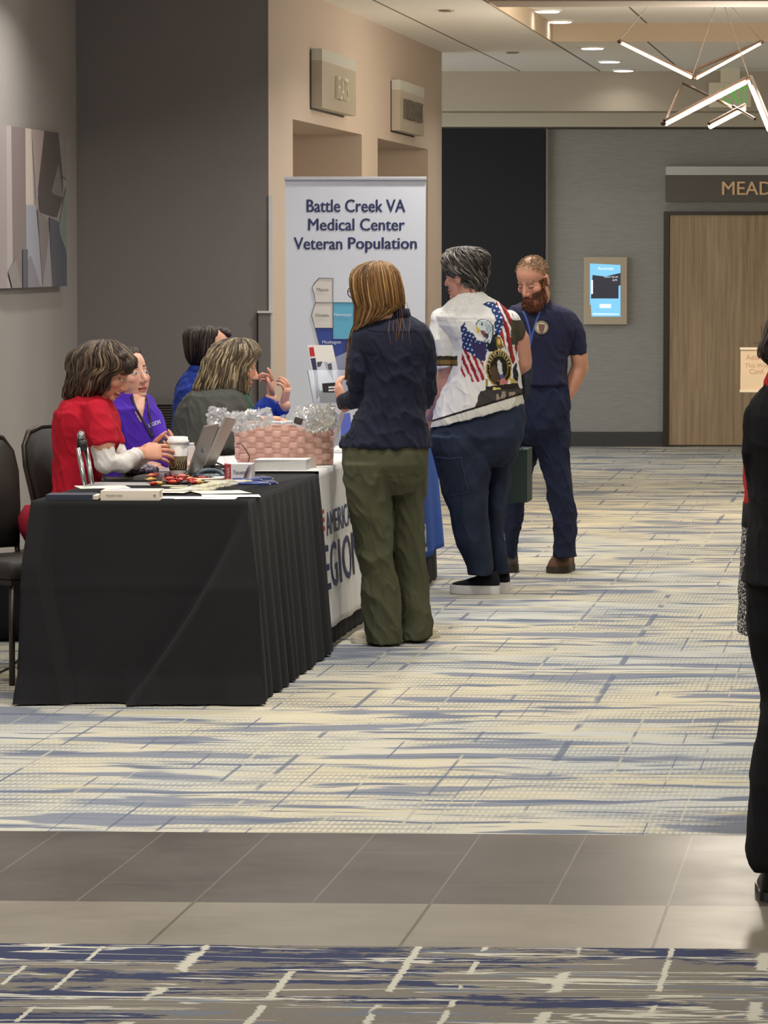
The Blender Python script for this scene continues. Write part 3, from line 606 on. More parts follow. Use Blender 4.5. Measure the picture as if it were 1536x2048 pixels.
def cloth_surface(x0, x1, y0, y1, front, flare, foldx, seed, nbot=0.006):
    """draped cloth: top plus skirt on all four sides; perimeter starts at the front left corner"""
    per = []; N = 90; M = 130
    def edge(a, b, n, nrm, tagn):
        for i in range(n): per.append((a[0] + (b[0] - a[0]) * i / n, a[1] + (b[1] - a[1]) * i / n, nrm, tagn, i / n))
    edge((x0, y0), (x1, y0), N, (0, -1), 'f'); edge((x1, y0), (x1, y1), M, (1, 0), 'r'); edge((x1, y1), (x0, y1), 40, (0, 1), 'b'); edge((x0, y1), (x0, y0), 60, (-1, 0), 'l')
    n = len(per); rows = 44; bm = bmesh.new(); V = []
    for j in range(rows + 1):
        t = j / rows; row = []
        for i, (x, y, nr, tg, u) in enumerate(per):
            nx, ny = nr; o = flare * t * (1.0 if tg == 'r' or (tg == 'f' and front) else 0.35 if tg == 'l' else 0.2)
            if tg == 'f' and front:
                lim = 0.97 - 0.52 * t ** 1.35                      # the diagonal fold falling from the right corner
                k = max(0, min(1, (u - lim) / 0.035)); k = k * k * (3 - 2 * k); o += 0.085 * k * min(1, t * 2.2) * (1 - 0.35 * max(0, (u - lim) / 0.5))
                lim2 = 0.10 + 0.20 * max(0, t - 0.35) ** 1.2; k = max(0, min(1, (lim2 - u) / 0.045)); k = k * k * (3 - 2 * k); o += 0.06 * k * min(1, t * 3)
                o += 0.004 * math.sin(math.pi * min(1, max(0, (t - 0.40) / 0.05))) - 0.006 * max(0, t - 0.45) * math.sin(3.1 * u)
                o += 0.05 * max(0, t - 0.86) / 0.14 * (0.5 + 0.5 * noise.noise(Vector((u * 9, 0, seed))))
                o += 0.012 * math.sin(u * 26 + 1.5) * max(0, t - 0.82) / 0.18
            else:
                L = y if tg in 'rl' else x
                o += foldx * (1.0 if tg == 'r' else 0.3) * t ** 0.7 * (math.sin(L * 38 + 3 * noise.noise(Vector((L * 3, seed, 0)))) * 0.6 + 0.6 * noise.noise(Vector((L * 11, seed, t * 0.6))))
            px, py = x, y
            c = 0.0
            # round the corners outward
            if tg == 'f' and u > 0.94: c = (u - 0.94) / 0.06; nx, ny = nx + c * 0.85, ny
            if tg == 'f' and u < 0.06: c = (0.06 - u) / 0.06; nx, ny = nx - c * 0.28, ny
            if tg == 'r' and u < 0.04: c = (0.04 - u) / 0.04; ny = ny - c * 0.9
            if tg == 'r' and u > 0.97: c = (u - 0.97) / 0.03; ny = ny + c * 0.9
            if tg == 'l' and u > 0.95: c = (u - 0.95) / 0.05; ny = ny - c * 0.5
            tl = t
            z = ZT + 0.002 - t * (ZT - nbot)
            short = tg == 'l' and u < 0.80      # the seat side hangs only a hand's breadth
            if t < 0.02: z = ZT + 0.002 - t * 0.1
            if t > 0.97: z = nbot + 0.006 * max(0, noise.noise(Vector((i * 0.21, seed, 3)))) + (1 - t) * ZT * 0.5
            if short: z = ZT + 0.002 - t * 0.10; o *= 0.1
            row.append(bm.verts.new((px + nx * o + KA * (py + ny * o), py + ny * o, z)))
        V.append(row)
    for a, b in zip(V, V[1:]):
        for i in range(n): bm.faces.new((a[i], a[(i + 1) % n], b[(i + 1) % n], b[i]))
    bm.faces.new(V[0]); return bm
def tcloth(x0, x1, y0, y1, front, flare, foldx, seed, label):
    bm = cloth_surface(x0, x1, y0, y1, front, flare, foldx, seed); o = obj('tablecloth', bm, m_black, smooth=True)
    return tag(o, label, 'tablecloth')
XT0 = onz(62, 1003, ZT).x - KA * onz(62, 1003, ZT).y; XT1 = onz(500, 1001, ZT).x - KA * onz(500, 1001, ZT).y
YT = onz(300, 1003, ZT).y
T1 = (XT0, XT1, YT, YT + 1.84); T2 = (XT0 - 0.03, XT1 - 0.03, YT + 1.93, YT + 3.77); T3 = (XT0 - 0.01, XT1 + 0.02, YT + 3.86, YT + 5.75)
folding_table(*[a + b for a, b in zip(T1, (0.01, -0.01, 0.01, -0.01))], 'folding table hidden under the nearest black cloth')
folding_table(*[a + b for a, b in zip(T2, (0.01, -0.01, 0.01, -0.01))], 'folding table under the white banner cloth')
folding_table(*[a + b for a, b in zip(T3, (0.01, -0.01, 0.01, -0.01))], 'folding table under the blue banner cloth')
tcloth(*T1, True, 0.055, 0.024, 1.0, 'black floor-length tablecloth with a long diagonal fold, nearest the camera')
tcloth(*T2, False, 0.03, 0.006, 2.0, 'black tablecloth showing below the white banner cloth')
tcloth(*T3, False, 0.03, 0.008, 3.0, 'black tablecloth showing below the blue banner cloth')
# ---- banner cloths over tables two and three
def side_pt(x1, y, h, amp, seed, out=0.0):
    """point on a cloth hanging at the aisle side: h metres below the table top"""
    t = h / ZT; o = 0.016 + 0.05 * t + amp * t * math.sin(y * 13 + seed) + 0.4 * amp * t * noise.noise(Vector((y * 9, seed, t * 2)))
    return Vector((x1 + o + out + KA * y, y, ZT + 0.008 - h))
def runner(x0, x1, y0, y1, drop, amp, seed, m, name, label, hem=None):
    bm = bmesh.new(); nu, nv = 60, 40
    def f(u, v):
        y = y0 + (y1 - y0) * u
        if v < 0.35:
            k = v / 0.35; return Vector((x0 + (x1 + 0.012 - x0) * k + KA * y, y, ZT + 0.008 + 0.001 * noise.noise(Vector((k * 5, y * 4, seed)))))
        h = (v - 0.35) / 0.65; dd = hem(u) if hem else drop
        return side_pt(x1, y, h * dd, amp, seed)
    V = grid(bm, f, nu, nv)
    bmesh.ops.recalc_face_normals(bm, faces=bm.faces)
    g = bmesh.ops.solidify(bm, geom=list(bm.faces), thickness=-0.002)
    return tag(obj(name, bm, m, smooth=True), label, 'banner cloth')
m_wcl = fabric('white banner cloth', (226, 226, 224), bump=0.15, scale=300, var=0.02)
m_bcl = fabric('blue banner cloth', (52, 92, 178), bump=0.15, scale=300, var=0.05)
wr = runner(T2[0], T2[1], T2[2] + 0.0, T2[3] - 0.02, 0.665, 0.006, 1.0, m_wcl, 'banner_cloth', 'white banner cloth reading AMERICAN LEGION over the middle table')
br = runner(T3[0], T3[1], T3[2] + 0.02, T3[3] - 0.05, 0.62, 0.012, 4.0, m_bcl, 'banner_cloth', 'blue banner cloth with white script over the far table', hem=lambda u: 0.62 - 0.03 * u)
def side_text(s, y0, y1, z, h, x1, amp, seed, m, parent, bold=0.0):
    me = text2d(s, y1 - y0, h, bold)
    bm = bmesh.new(); bm.from_mesh(me); bpy.data.meshes.remove(me)
    bmesh.ops.subdivide_edges(bm, edges=[e for e in bm.edges if e.calc_length() > 0.03], cuts=3)
    bmesh.ops.triangulate(bm, faces=bm.faces)
    for v in bm.verts:
        yy = (y0 + y1) / 2 + v.co.x; zz = z + v.co.y; v.co = side_pt(x1, yy, ZT + 0.008 - zz, amp, seed, 0.005 + v.co.z)
    o = obj('lettering', bm, m, parent)
m_navy_ink = mat('navy print', (44, 52, 96), 0.8); m_red_ink = mat('red print', (186, 52, 52), 0.8); m_wht_ink = mat('white print', (214, 216, 222), 0.8)
def ysd(px, x1):  # depth where the aisle side shows at px (mid height)
    return (x1 + 0.05) / ((px - 768) / FPX - KA)
yl0 = ysd(650, T2[1]); yl1 = ysd(722, T2[1])
side_text('EGION', yl0 - 0.03, yl1, 0.35, 0.19, T2[1], 0.006, 1.0, m_navy_ink, wr, 0.03)
side_text('AMERICAN', ysd(658, T2[1]), ysd(717, T2[1]), 0.53, 0.1, T2[1], 0.006, 1.0, m_navy_ink, wr, 0.02)
for k in range(3):
    bm = bmesh.new(); z = 0.575 - 0.036 * k; y0_, y1_ = ysd(645, T2[1]), ysd(656, T2[1])
    vs = [bm.verts.new(side_pt(T2[1], y, ZT + 0.008 - zz, 0.006, 1.0, 0.005)) for y, zz in ((y0_, z), (y1_, z + 0.006), (y1_, z + 0.024), (y0_, z + 0.018))]; bm.faces.new(vs); obj('printed_stripe', bm, m_red_ink, wr)
for s, a, b, z, h in (('Choose', T3[2] + 0.42, T3[2] + 1.2, 0.56, 0.13), ('more', T3[2] + 0.45, T3[2] + 1.1, 0.40, 0.1), ('Vets!', T3[2] + 0.4, T3[2] + 1.2, 0.26, 0.14), ('We', T3[2] + 0.1, T3[2] + 0.36, 0.42, 0.14)):
    side_text(s, a, b, z, h, T3[1], 0.012, 4.0, m_wht_ink, br, 0.02)
# ================================================================ the pull-up banner
YBN = 22.0
a = at(570, 357, YBN); b = at(852, 360, YBN); ccx = (a.x + b.x) / 2
t = thing('pull_up_banner', 'white pull-up banner on veteran population, with a county map', 'banner', (ccx, YBN, 0))
m_ban = mat('banner vinyl', (222, 226, 236), 0.45); 
bm = bmesh.new(); prism(bm, [Vector((at(572, 362, YBN).x + 0.004, YBN, 0.1)), Vector((at(848, 362, YBN).x, YBN, 0.1)), Vector((b.x, YBN, b.z)), Vector((a.x, YBN, b.z))], (0, 0.003, 0)); obj('panel', bm, m_ban, t)
bm = bmesh.new(); box(bm, (ccx, YBN + 0.002, a.z), (b.x - a.x + 0.006, 0.03, 0.02), bev=0.004); obj('top_rail', bm, mat('aluminium rail', (196, 198, 202), 0.35, metal=0.5), t)
bm = bmesh.new(); box(bm, (ccx, YBN + 0.02, 0.05), (b.x - a.x + 0.04, 0.2, 0.1), bev=0.02); obj('base', bm, mat('aluminium rail', (196, 198, 202)), t)
bm = bmesh.new(); tube(bm, [(ccx, YBN + 0.03, 0.08), (ccx, YBN + 0.012, a.z)], 0.01); obj('pole', bm, m_steel, t)
mh = mat('banner heading ink', (46, 54, 98), 0.6)
for s, cx, cy, x0_, x1_, y0_, y1_ in (('Battle Creek VA', 711, 411, 614, 810, 399, 424), ('Medical Center', 712, 449, 617, 809, 437, 461), ('Veteran', 0, 0, 588, 684, 475, 499), ('Population', 0, 0, 697, 833, 475, 505)):
    c = at((x0_ + x1_) / 2, (y0_ + y1_) / 2, YBN - 0.002); sc = YBN / FPX
    obj('heading_text', lay(text2d(s, (x1_ - x0_) * sc, (y1_ - y0_) * sc, bold=0.03), frontal(c)), mh, t)
def flat(pts, col, lay_i, name='map_county'):
    bm = bmesh.new(); prism(bm, [at(x, y, YBN - 0.0015 - 0.0012 * lay_i) for x, y in pts], (0, 0.001, 0)); return obj(name, bm, mat('map ink %s' % str(col), col, 0.6), t)
cream = (226, 220, 212)
mason = [(638, 556), (666, 556), (666, 605), (631, 605), (629, 593), (624, 575), (628, 567)]
oceana = [(631, 605), (666, 605), (666, 656), (630, 656), (627, 645), (623, 631), (625, 622)]
new_ = [(666, 605), (708, 605), (708, 678), (666, 678)]
musk = [(630, 656), (666, 656), (666, 678), (690, 678), (690, 790), (668, 790), (660, 740), (640, 695)]
far = [(690, 678), (760, 678), (760, 790), (690, 790)]
for p, c, i in ((mason, cream, 0), (oceana, cream, 0), (new_, (104, 184, 216), 0), (musk, (58, 78, 158), 0), (far, (62, 62, 120), 0)):
    flat(p, c, i)
    bm = bmesh.new(); pts = [at(x, y, YBN - 0.004) for x, y in p]; tube(bm, pts + pts[:1], 0.0018, 6); obj('map_outline', bm, mat('map line', (96, 100, 112), 0.6), t)
for s, x, y, wpx, col in (('Mason', 645, 579, 23, (110, 108, 104)), ('Oceana', 644, 630, 27, (110, 108, 104)), ('Newaygo', 686, 630, 35, (226, 240, 246)), ('Muskegon', 663, 685, 37, (226, 230, 246))):
    obj('map_text', lay(text2d(s, wpx * YBN / FPX, bold=0.008), frontal(at(x, y, YBN - 0.006))), mat('map text %s' % str(col), col, 0.6), t)
# ================================================================ chairs
m_chair = fabric('charcoal vinyl chair', (52, 49, 46), bump=0.15, scale=150, var=0.1, rough=0.55); m_cframe = mat('chair frame', (70, 64, 58), 0.35, metal=0.7)
def make_chair(label, loc, rz):
    """banquet chair facing +x: seat, tapered back with hand slot, four legs"""
    t = thing('banquet_chair', label, 'chair', (0, 0, 0), 'banquet chairs behind the tables')
    bm = bmesh.new()
    def top(u, v): return (0.22 * (2 * u - 1), 0.22 * (2 * v - 1) , 0)
    box(bm, (0, 0, 0.445), (0.44, 0.44, 0.075), bev=0.03); obj('seat', bm, m_chair, t, True)
    # backrest : wide at the top with rounded crown, narrower at the seat, leaning back
    bm = bmesh.new(); out = [(-.155, .50), (.155, .50), (.185, .66), (.20, .80), (.19, .88), (.15, .925), (.07, .945), (-.07, .945), (-.15, .925), (-.19, .88), (-.20, .80), (-.185, .66)]
    lean = lambda z: -0.215 - 0.20 * (z - 0.5)
    prism(bm, [Vector((lean(z) - 0.02, y, z)) for y, z in out], (0.045, 0, 0.004))
    es = [e for e in bm.edges if abs((e.verts[0].co - e.verts[1].co).x) < 0.03]
    bmesh.ops.bevel(bm, geom=es, offset=0.012, segments=2, affect='EDGES'); obj('backrest', bm, m_chair, t, True)
    bm = bmesh.new(); pts = [Vector((lean(z) + 0.0, y * 1.04, z + (0.012 if z > 0.9 else 0))) for y, z in [(-.155, .44)] + out[:1] + out[::-1][:10] + out[1:2] + [(.155, .44)]]
    tube(bm, pts, 0.011, 8); obj('back_frame', bm, m_cframe, t, True)
    for sx, sy in ((1, 1), (1, -1), (-1, 1), (-1, -1)):
        bm = bmesh.new(); tube(bm, [(0.19 * sx, 0.19 * sy, 0.42), ((0.20 if sx > 0 else -0.25), 0.2 * sy, 0.0)], 0.012, 8); obj('leg', bm, m_cframe, t, True)
    bm = bmesh.new()
    box(bm, (0, 0, 0.40), (0.42, 0.42, 0.02)); obj('seat_frame', bm, m_cframe, t)
    t.location = loc; t.rotation_euler = (0, 0, rz); return t
def cloc(px, py, z): p = onz(px, py, z); return p
ch = make_chair('empty charcoal banquet chair at the left edge of the photo', (0, 0, 0), 0.0)
p = onz(2, 1100, 0.47); ch.location = (-1.44, 15.75, 0); ch.rotation_euler = (0, 0, R_(-46))
dup(ch, (-1.14, 16.55, 0), R_(-34), 'charcoal banquet chair behind the woman in the red shirt')
dup(ch, (-1.10, 17.3, 0), R_(4), 'charcoal banquet chair under the woman in purple')
dup(ch, (-1.08, 18.3, 0), R_(6), 'charcoal banquet chair under the woman in the grey sweater')
dup(ch, (-1.12, 19.55, 0), R_(6), 'charcoal banquet chair under the person in the blue jacket')
# things around the empty chair
m_bag = fabric('black bag cloth', (28, 28, 32), bump=0.3, scale=120)
bm = bmesh.new(); box(bm, (0, 0, 0.17), (0.3, 0.22, 0.34), bev=0.07); me = None
p = onz(22, 1285, 0.0); bmesh.ops.translate(bm, verts=bm.verts, vec=(p.x - 0.02, p.y + 0.12, 0)); bk = obj('backpack', bm, m_bag, smooth=True); tag(bk, 'dark backpack on the floor beneath the empty chair', 'backpack')
bm = bmesh.new(); tube(bm, [(p.x + 0.05, p.y + 0.0, 0.3), (p.x + 0.12, p.y - 0.02, 0.26), (p.x + 0.13, p.y - 0.01, 0.12)], (0.012, 0.02, 0.012), 8); obj('strap', bm, mat('grey strap', (70, 70, 74), 0.7), bk, True)
bm = bmesh.new(); tube(bm, [at(58, 1012, 16.0), at(57, 1035, 15.98), at(58, 1060, 15.97), at(60, 1082, 15.98)], [(0.02, 0.015), (0.045, 0.03), (0.04, 0.03), (0.02, 0.015)], 12)
tag(obj('red_scarf', bm, fabric('dark red knit', (132, 26, 42)), smooth=True), 'dark red scarf hanging between the two chairs at left', 'scarf')
p = onz(2, 1330, 0.0); bm = bmesh.new(); pts = [onz(x, y, 0.005) for x, y in ((-30, 1350), (0, 1344), (18, 1336), (34, 1322), (46, 1300), (56, 1285))]; tube(bm, pts, 0.004, 6)
tag(obj('floor_cable', bm, mat('black cable', (20, 20, 22), 0.5), smooth=True), 'thin black cable lying on the carpet left of the tablecloth', 'cable')
# chrome twin-tube walking frame handle
m_chrome = mat('chrome tube', (210, 212, 214), 0.15, metal=0.95); m_blk = mat('black plastic', (22, 22, 24), 0.45)
yw = YT + 0.9
bx = onz(170, 975, ZT).x
YWF = 15.93
q0 = at(158, 880, YWF); q1 = at(173, 975, YWF)
t = thing('walking_frame', 'folded chrome walking frame with black grip before the red shirt', 'walking frame', (q1.x - 0.03, YWF, 0))
for k, (ox, oy) in enumerate(((-0.006, 0.0), (0.022, 0.03))):
    bm = bmesh.new(); tube(bm, [(q0.x + ox + 0.003, YWF + oy, q0.z - 0.03), (q1.x + ox, YWF + oy, q1.z), (q1.x + ox - 0.03, YWF + oy, 0.3), (q1.x + ox - 0.04, YWF + oy, 0.0)], 0.0105, 12); obj('tube_leg', bm, m_chrome, t, True)
bm = bmesh.new(); tube(bm, [(q0.x + 0.012, YWF + 0.015, q0.z - 0.045), (q0.x + 0.01, YWF + 0.015, q0.z + 0.0)], 0.021, 12); obj('grip', bm, m_blk, t, True)
bm = bmesh.new(); tube(bm, [(q0.x + 0.009, YWF + 0.015, q0.z - 0.005), (q0.x + 0.006, YWF + 0.015, q0.z + 0.018), (q0.x + 0.006, YWF + 0.05, q0.z + 0.026)], 0.016, 12); obj('handle_cap', bm, m_chrome, t, True)
# ================================================================ on the near table
ZB = ZT + 0.003
def tb(px, py, z=None): return onz(px, py, ZB if z is None else z)
# books along the front edge
def book(px0, px1, pyb, h, dep, cm, pm, label, spine=None):
    a = tb(px0, pyb); b = tb(px1, pyb); x0, x1, y0 = a.x, b.x, max(a.y, YT + 0.012)
    t = thing('book', label, 'book', ((x0 + x1) / 2, y0 + dep / 2, ZB))
    k = 0.05
    def sl(x0, x1, y0, y1, z0, z1): 
        bm = bmesh.new(); prism(bm, [Vector((x0, y0, z0)), Vector((x1, y0, z0)), Vector((x1 + k * (y1 - y0), y1, z0)), Vector((x0 + k * (y1 - y0), y1, z0))], (0, 0, z1 - z0)); return bm
    obj('pages', sl(x0 + 0.004, x1 - 0.004, y0 + 0.006, y0 + dep - 0.004, ZB + 0.003, ZB + h - 0.003), pm, t)
    obj('cover', sl(x0, x1, y0, y0 + dep, ZB, ZB + 0.003), cm, t); obj('cover', sl(x0, x1, y0, y0 + dep, ZB + h - 0.003, ZB + h), cm, t)
    obj('spine', sl(x0, x1, y0, y0 + 0.004, ZB + 0.003, ZB + h - 0.003), cm, t); return t, x0, x1, y0
m_page = mat('book pages', (232, 222, 204), 0.8, bump=0.3, scale=90, stretch=(1, 1, 30)); m_bkc = mat('cream cover', (236, 224, 206), 0.5); m_nvc = mat('navy cover', (36, 44, 62), 0.5)
bt, x0, x1, y0 = book(90, 184, 1002, 0.021, 0.15, m_nvc, m_page, 'navy hardback book at the front left corner of the table')
bm = bmesh.new(); box(bm, (x1 + 0.008, y0 + 0.07, ZB + 0.0105), (0.024, 0.13, 0.015)); obj('page_block', bm, m_page, bt)
bt, x0, x1, y0 = book(199, 317, 1003, 0.036, 0.16, m_bkc, m_page, 'thick cream paperback on the front edge of the table')
obj('spine_text', lay(text2d('THE SHORT GUIDE', 0.062, 0.007, bold=0.01), frontal((x0 + 0.05, y0 - 0.001, ZB + 0.018))), mat('spine ink', (150, 132, 116), 0.6), bt)
bm = bmesh.new(); lathe(bm, (0, 0, 0), [(0.0045, 0), (0.0045, 0.001)], 16); bmesh.ops.rotate(bm, cent=(0, 0, 0), matrix=Matrix.Rotation(math.pi / 2, 3, 'X'), verts=bm.verts); bmesh.ops.translate(bm, verts=bm.verts, vec=(x1 - 0.018, y0 - 0.0005, ZB + 0.018)); obj('publisher_mark', bm, mat('spine ink', (150, 132, 116)), bt)
bm = bmesh.new(); prism(bm, [Vector((x0 + 0.03, y0 + 0.03, ZB + 0.0362)), Vector((x1 - 0.07, y0 + 0.03, ZB + 0.0362)), Vector((x1 - 0.07, y0 + 0.11, ZB + 0.0362)), Vector((x0 + 0.03, y0 + 0.11, ZB + 0.0362))], (0, 0, 0.0004)); obj('cover_picture', bm, mat('lavender ink', (196, 196, 222), 0.6), bt)
# loose papers
m_paper = mat('white paper', (240, 240, 236), 0.7); m_paper2 = mat('cream paper', (238, 230, 214), 0.7); m_paper3 = mat('pink paper', (232, 178, 168), 0.7); m_paperg = mat('grey leaflet', (186, 184, 176), 0.7)
rng = random.Random(3)
def sheet(cx, cy, w, d, rz, m, label, z, cat='paper', group=None, name='paper_sheet'):
    p = tb(cx, cy); bm = bmesh.new(); M = Matrix.Translation((p.x, p.y, ZB + z)) @ Matrix.Rotation(rz, 4, 'Z')
    def f(u, v): return M @ Vector(((u - 0.5) * w, (v - 0.5) * d, 0.002 * noise.noise(Vector((u * 2, v * 2, cx)))+0.0005))
    grid(bm, f, 6, 6); bmesh.ops.recalc_face_normals(bm, faces=bm.faces); bmesh.ops.solidify(bm, geom=list(bm.faces), thickness=0.0008)
    return tag(obj(name, bm, m), label, cat, group)
shs = [(356, 995, .24, .14, .05, m_paper, 'white sheet beside the cream paperback'), (412, 997, .23, .12, -.04, m_paper, 'white sheet in the middle of the front edge'), (462, 993, .22, .15, .08, m_paper, 'white sheet nearest the right front corner'), (440, 986, .2, .2, .3, m_paper2, 'cream sheet under the pens'),
 (330, 985, .2, .2, -.2, m_paper2, 'cream sheet behind the cream paperback'), (205, 974, .2, .2, .2, m_paper2, 'cream sheet behind the books at left'), (245, 968, .26, .2, -.1, mat('clear sleeve', (200, 200, 202), 0.25), 'glossy plastic sleeve behind the cream paperback'), (300, 943, .24, .3, .1, m_paperg, 'grey leaflet left of the coffee cup'), (305, 938, .2, .26, -.2, m_paper3, 'pink leaflet lying left of the coffee cup'), (330, 928, .22, .24, 0.2, m_paper, 'white sheet behind the coffee cup'),
 (250, 955, .2, .16, .4, mat('olive wrapper', (104, 96, 78), 0.4), 'olive brown wrapper before the red shirt'), (437, 950, .18, .24, .1, m_paper, 'white sheet beneath the grey tube coil')]
for i, (cx, cy, w_, d_, rz, m, lb) in enumerate(shs): sheet(cx, cy, w_, d_, rz, m, lb, 0.0012 * (i % 5))
# pens
pcs = [(228, 222, 196), (236, 230, 206), (212, 206, 176), (238, 236, 226), (60, 78, 150), (54, 70, 140), (70, 88, 160), (226, 222, 180), (200, 198, 186), (236, 210, 140)]
def pen(cx, cy, rz, col, label, z=0.012):
    p = tb(cx, cy); d = Vector((math.cos(rz), math.sin(rz), 0)); c = Vector((p.x, p.y, ZB + z)); L = 0.07
    t = thing('pen', label, 'pen', (c.x, c.y, ZB), 'giveaway pens spread on the near table')
    bm = bmesh.new(); tube(bm, [c - d * L, c - d * (L - 0.012), c + d * L * 0.9], [0.0015, 0.0048, 0.0052], 8); obj('barrel', bm, mat('pen %s' % str(col), col, 0.35), t, True)
    bm = bmesh.new(); tube(bm, [c + d * L * 0.9, c + d * L * 1.02], 0.003, 8); obj('clicker', bm, mat('pen metal', (206, 206, 204), 0.25, metal=0.8), t, True)
    bm = bmesh.new(); tube(bm, [c + d * L * 0.88 + Vector((0, 0, 0.007)), c + d * L * 0.3 + Vector((0, 0, 0.007))], 0.0014, 6); obj('clip', bm, mat('pen metal', (206, 206, 204)), t)
k = 0
for row in range(11):
    cx = 395 + row * 8 + rng.uniform(-4, 4); cy = 984 - row * 1.6 + rng.uniform(-1, 1); pen(cx, cy, R_(-30 + rng.uniform(-10, 10)), pcs[[0, 1, 2, 7, 8, 9, 3][row % 7]], 'pale giveaway pen in the fan of pens on the near table', 0.012 + 0.001 * (row % 4))
for i, (cx, cy, rz) in enumerate(((500, 972, -24), (508, 975, -20), (494, 968, -30), (516, 969, 12), (502, 963, 20), (512, 966, -8), (490, 962, -12), (522, 973, -16))):
    pen(cx, cy, R_(rz), pcs[4 + i % 3], 'blue giveaway pen in the small heap at the right table edge', 0.010 + 0.004 * (i % 3))
for i, (cx, cy, rz) in enumerate(((372, 982, -20), (360, 986, 10), (350, 979, -35), (420, 965, 5), (440, 970, -14), (455, 962, 20))):
    pen(cx, cy, R_(rz), pcs[(i * 3) % 4], 'white giveaway pen left of the fan of pens', 0.010 + 0.001 * i)
# sweets and lanyards
for i in range(26):
    cx = 300 + rng.uniform(0, 105); cy = 966 + rng.uniform(-9, 9); p = tb(cx, cy); col = rng.choice([(170, 34, 30), (206, 70, 48), (120, 24, 26), (228, 120, 90), (222, 176, 96), (150, 30, 34), (70, 52, 60)])
    bm = bmesh.new(); M = Matrix.Translation((p.x, p.y, ZB + 0.012 + 0.008 * (i % 2))) @ Matrix.Rotation(rng.uniform(0, 3), 4, 'Z')
    ell(bm, (0, 0, 0), (0.02, 0.011, 0.009), M, 12, 8)
    for s in (-1, 1): 
        pr = [M @ Vector((s * 0.017, 0, 0)), M @ Vector((s * 0.030, 0.009, 0.003)), M @ Vector((s * 0.030, -0.009, -0.002))]; prism(bm, pr, (0, 0, 0.002))
    red = col[0] > 100 and col[1] < 100
    tag(obj('wrapped_sweet', bm, mat('sweet %s' % str(col), col, 0.3), smooth=True), ('red wrapped sweet' if red else 'dark or golden wrapped sweet') + ' in the loose heap before the coffee cup', 'sweet', ('red' if red else 'other') + ' wrapped sweets before the coffee cup')
bm = bmesh.new(); pts = []
for i in range(60):
    a_ = i * 0.55; p = tb(352 + 22 * math.cos(a_) * (1 - i / 150), 962 + 7 * math.sin(a_ * 1.3)); pts.append((p.x, p.y, ZB + 0.006 + 0.012 * abs(math.sin(i * 0.9))))
tube(bm, pts, 0.005, 6); tag(obj('lanyard', bm, fabric('dark red ribbon', (120, 22, 28)), smooth=True), 'dark red lanyard heaped in front of the coffee cup', 'lanyard')
p = tb(280, 952); bm = bmesh.new(); ell(bm, (p.x, p.y, ZB + 0.022), (0.075, 0.10, 0.02)); me = fuse(bm, 0.005, 1); wrinkle(me, 0.012, (22, 14, 22), 5); tag(obj('gift_pouch', me, mat('purple grey foil', (76, 66, 84), 0.35)), 'dark purple foil pouch lying before the red shirt', 'pouch')
p = tb(318, 935); bm = bmesh.new(); ell(bm, (p.x, p.y, ZB + 0.02), (0.07, 0.09, 0.022)); tag(obj('computer_mouse', bm, mat('graphite', (52, 54, 60), 0.35), smooth=True), 'dark rounded computer mouse behind the coffee cup', 'mouse')
# coffee cup
p = tb(356, 958); cx, cy = p.x, p.y
t = thing('coffee_cup', 'tall white takeaway coffee cup with a brown sleeve on the near table', 'cup', (cx, cy, ZB))
s_ = 0.172 / 0.172
bm = bmesh.new(); lathe(bm, (cx, cy, ZB), [(0.031, 0), (0.0315, 0.004), (0.043, 0.150)], 36); obj('cup_body', bm, mat('cup card', (222, 218, 210), 0.5), t, True)
bm = bmesh.new(); lathe(bm, (cx, cy, ZB), [(0.0446, 0.146), (0.0462, 0.148), (0.0462, 0.157), (0.042, 0.160), (0.0405, 0.173), (0.036, 0.174), (0.035, 0.170)], 36); obj('lid', bm, mat('cup lid', (240, 238, 234), 0.35), t, True)
def sleeve_r(z): return 0.0318 + (0.043 - 0.0315) * z / 0.15 + 0.0012
bm = bmesh.new(); lathe(bm, (cx, cy, ZB), [(sleeve_r(0.038) - 0.001, 0.038), (sleeve_r(0.038), 0.038), (sleeve_r(0.095), 0.095), (sleeve_r(0.095) - 0.001, 0.095)], 36); sl = obj('sleeve', bm, mat('kraft sleeve', (94, 80, 52), 0.8), t, True)
def cyl(th, z, o=0.0008): r = sleeve_r(z) + o; return Vector((cx + r * math.sin(th), cy - r * math.cos(th), ZB + z))
ml = mat('sleeve print', (176, 160, 118), 0.7)
for i in range(4):
    bm = bmesh.new(); pts = [cyl(-0.05 + i * 0.27 + 0.10 * math.sin(k / 8 * 5.5), 0.042 + 0.050 * k / 12) for k in range(13)]; tube(bm, pts, 0.0016, 6); obj('printed_wave', bm, ml, sl)
bm = bmesh.new(); pts = [cyl(-0.55 + 0.38 * math.cos(a_), 0.066 + 0.02 * math.sin(a_)) for a_ in [k * math.pi / 10 for k in range(21)]]; tube(bm, pts, 0.0014, 6); obj('printed_ring', bm, ml, sl)
bm = bmesh.new(); pts = [cyl(-0.55 + 0.2 * math.cos(a_), 0.063 + 0.011 * math.sin(a_)) for a_ in [k * math.pi / 10 for k in range(14)]]; tube(bm, pts, 0.0012, 6); obj('printed_ring', bm, ml, sl)
for k, wv in enumerate((0.4, 0.5)):
    bm = bmesh.new(); tube(bm, [cyl(-0.62 + wv * j / 5, 0.110 - 0.006 * k, 0.0002) for j in range(6)], 0.0007, 5); obj('printed_line', bm, mat('grey ink', (140, 138, 134), 0.6), t)
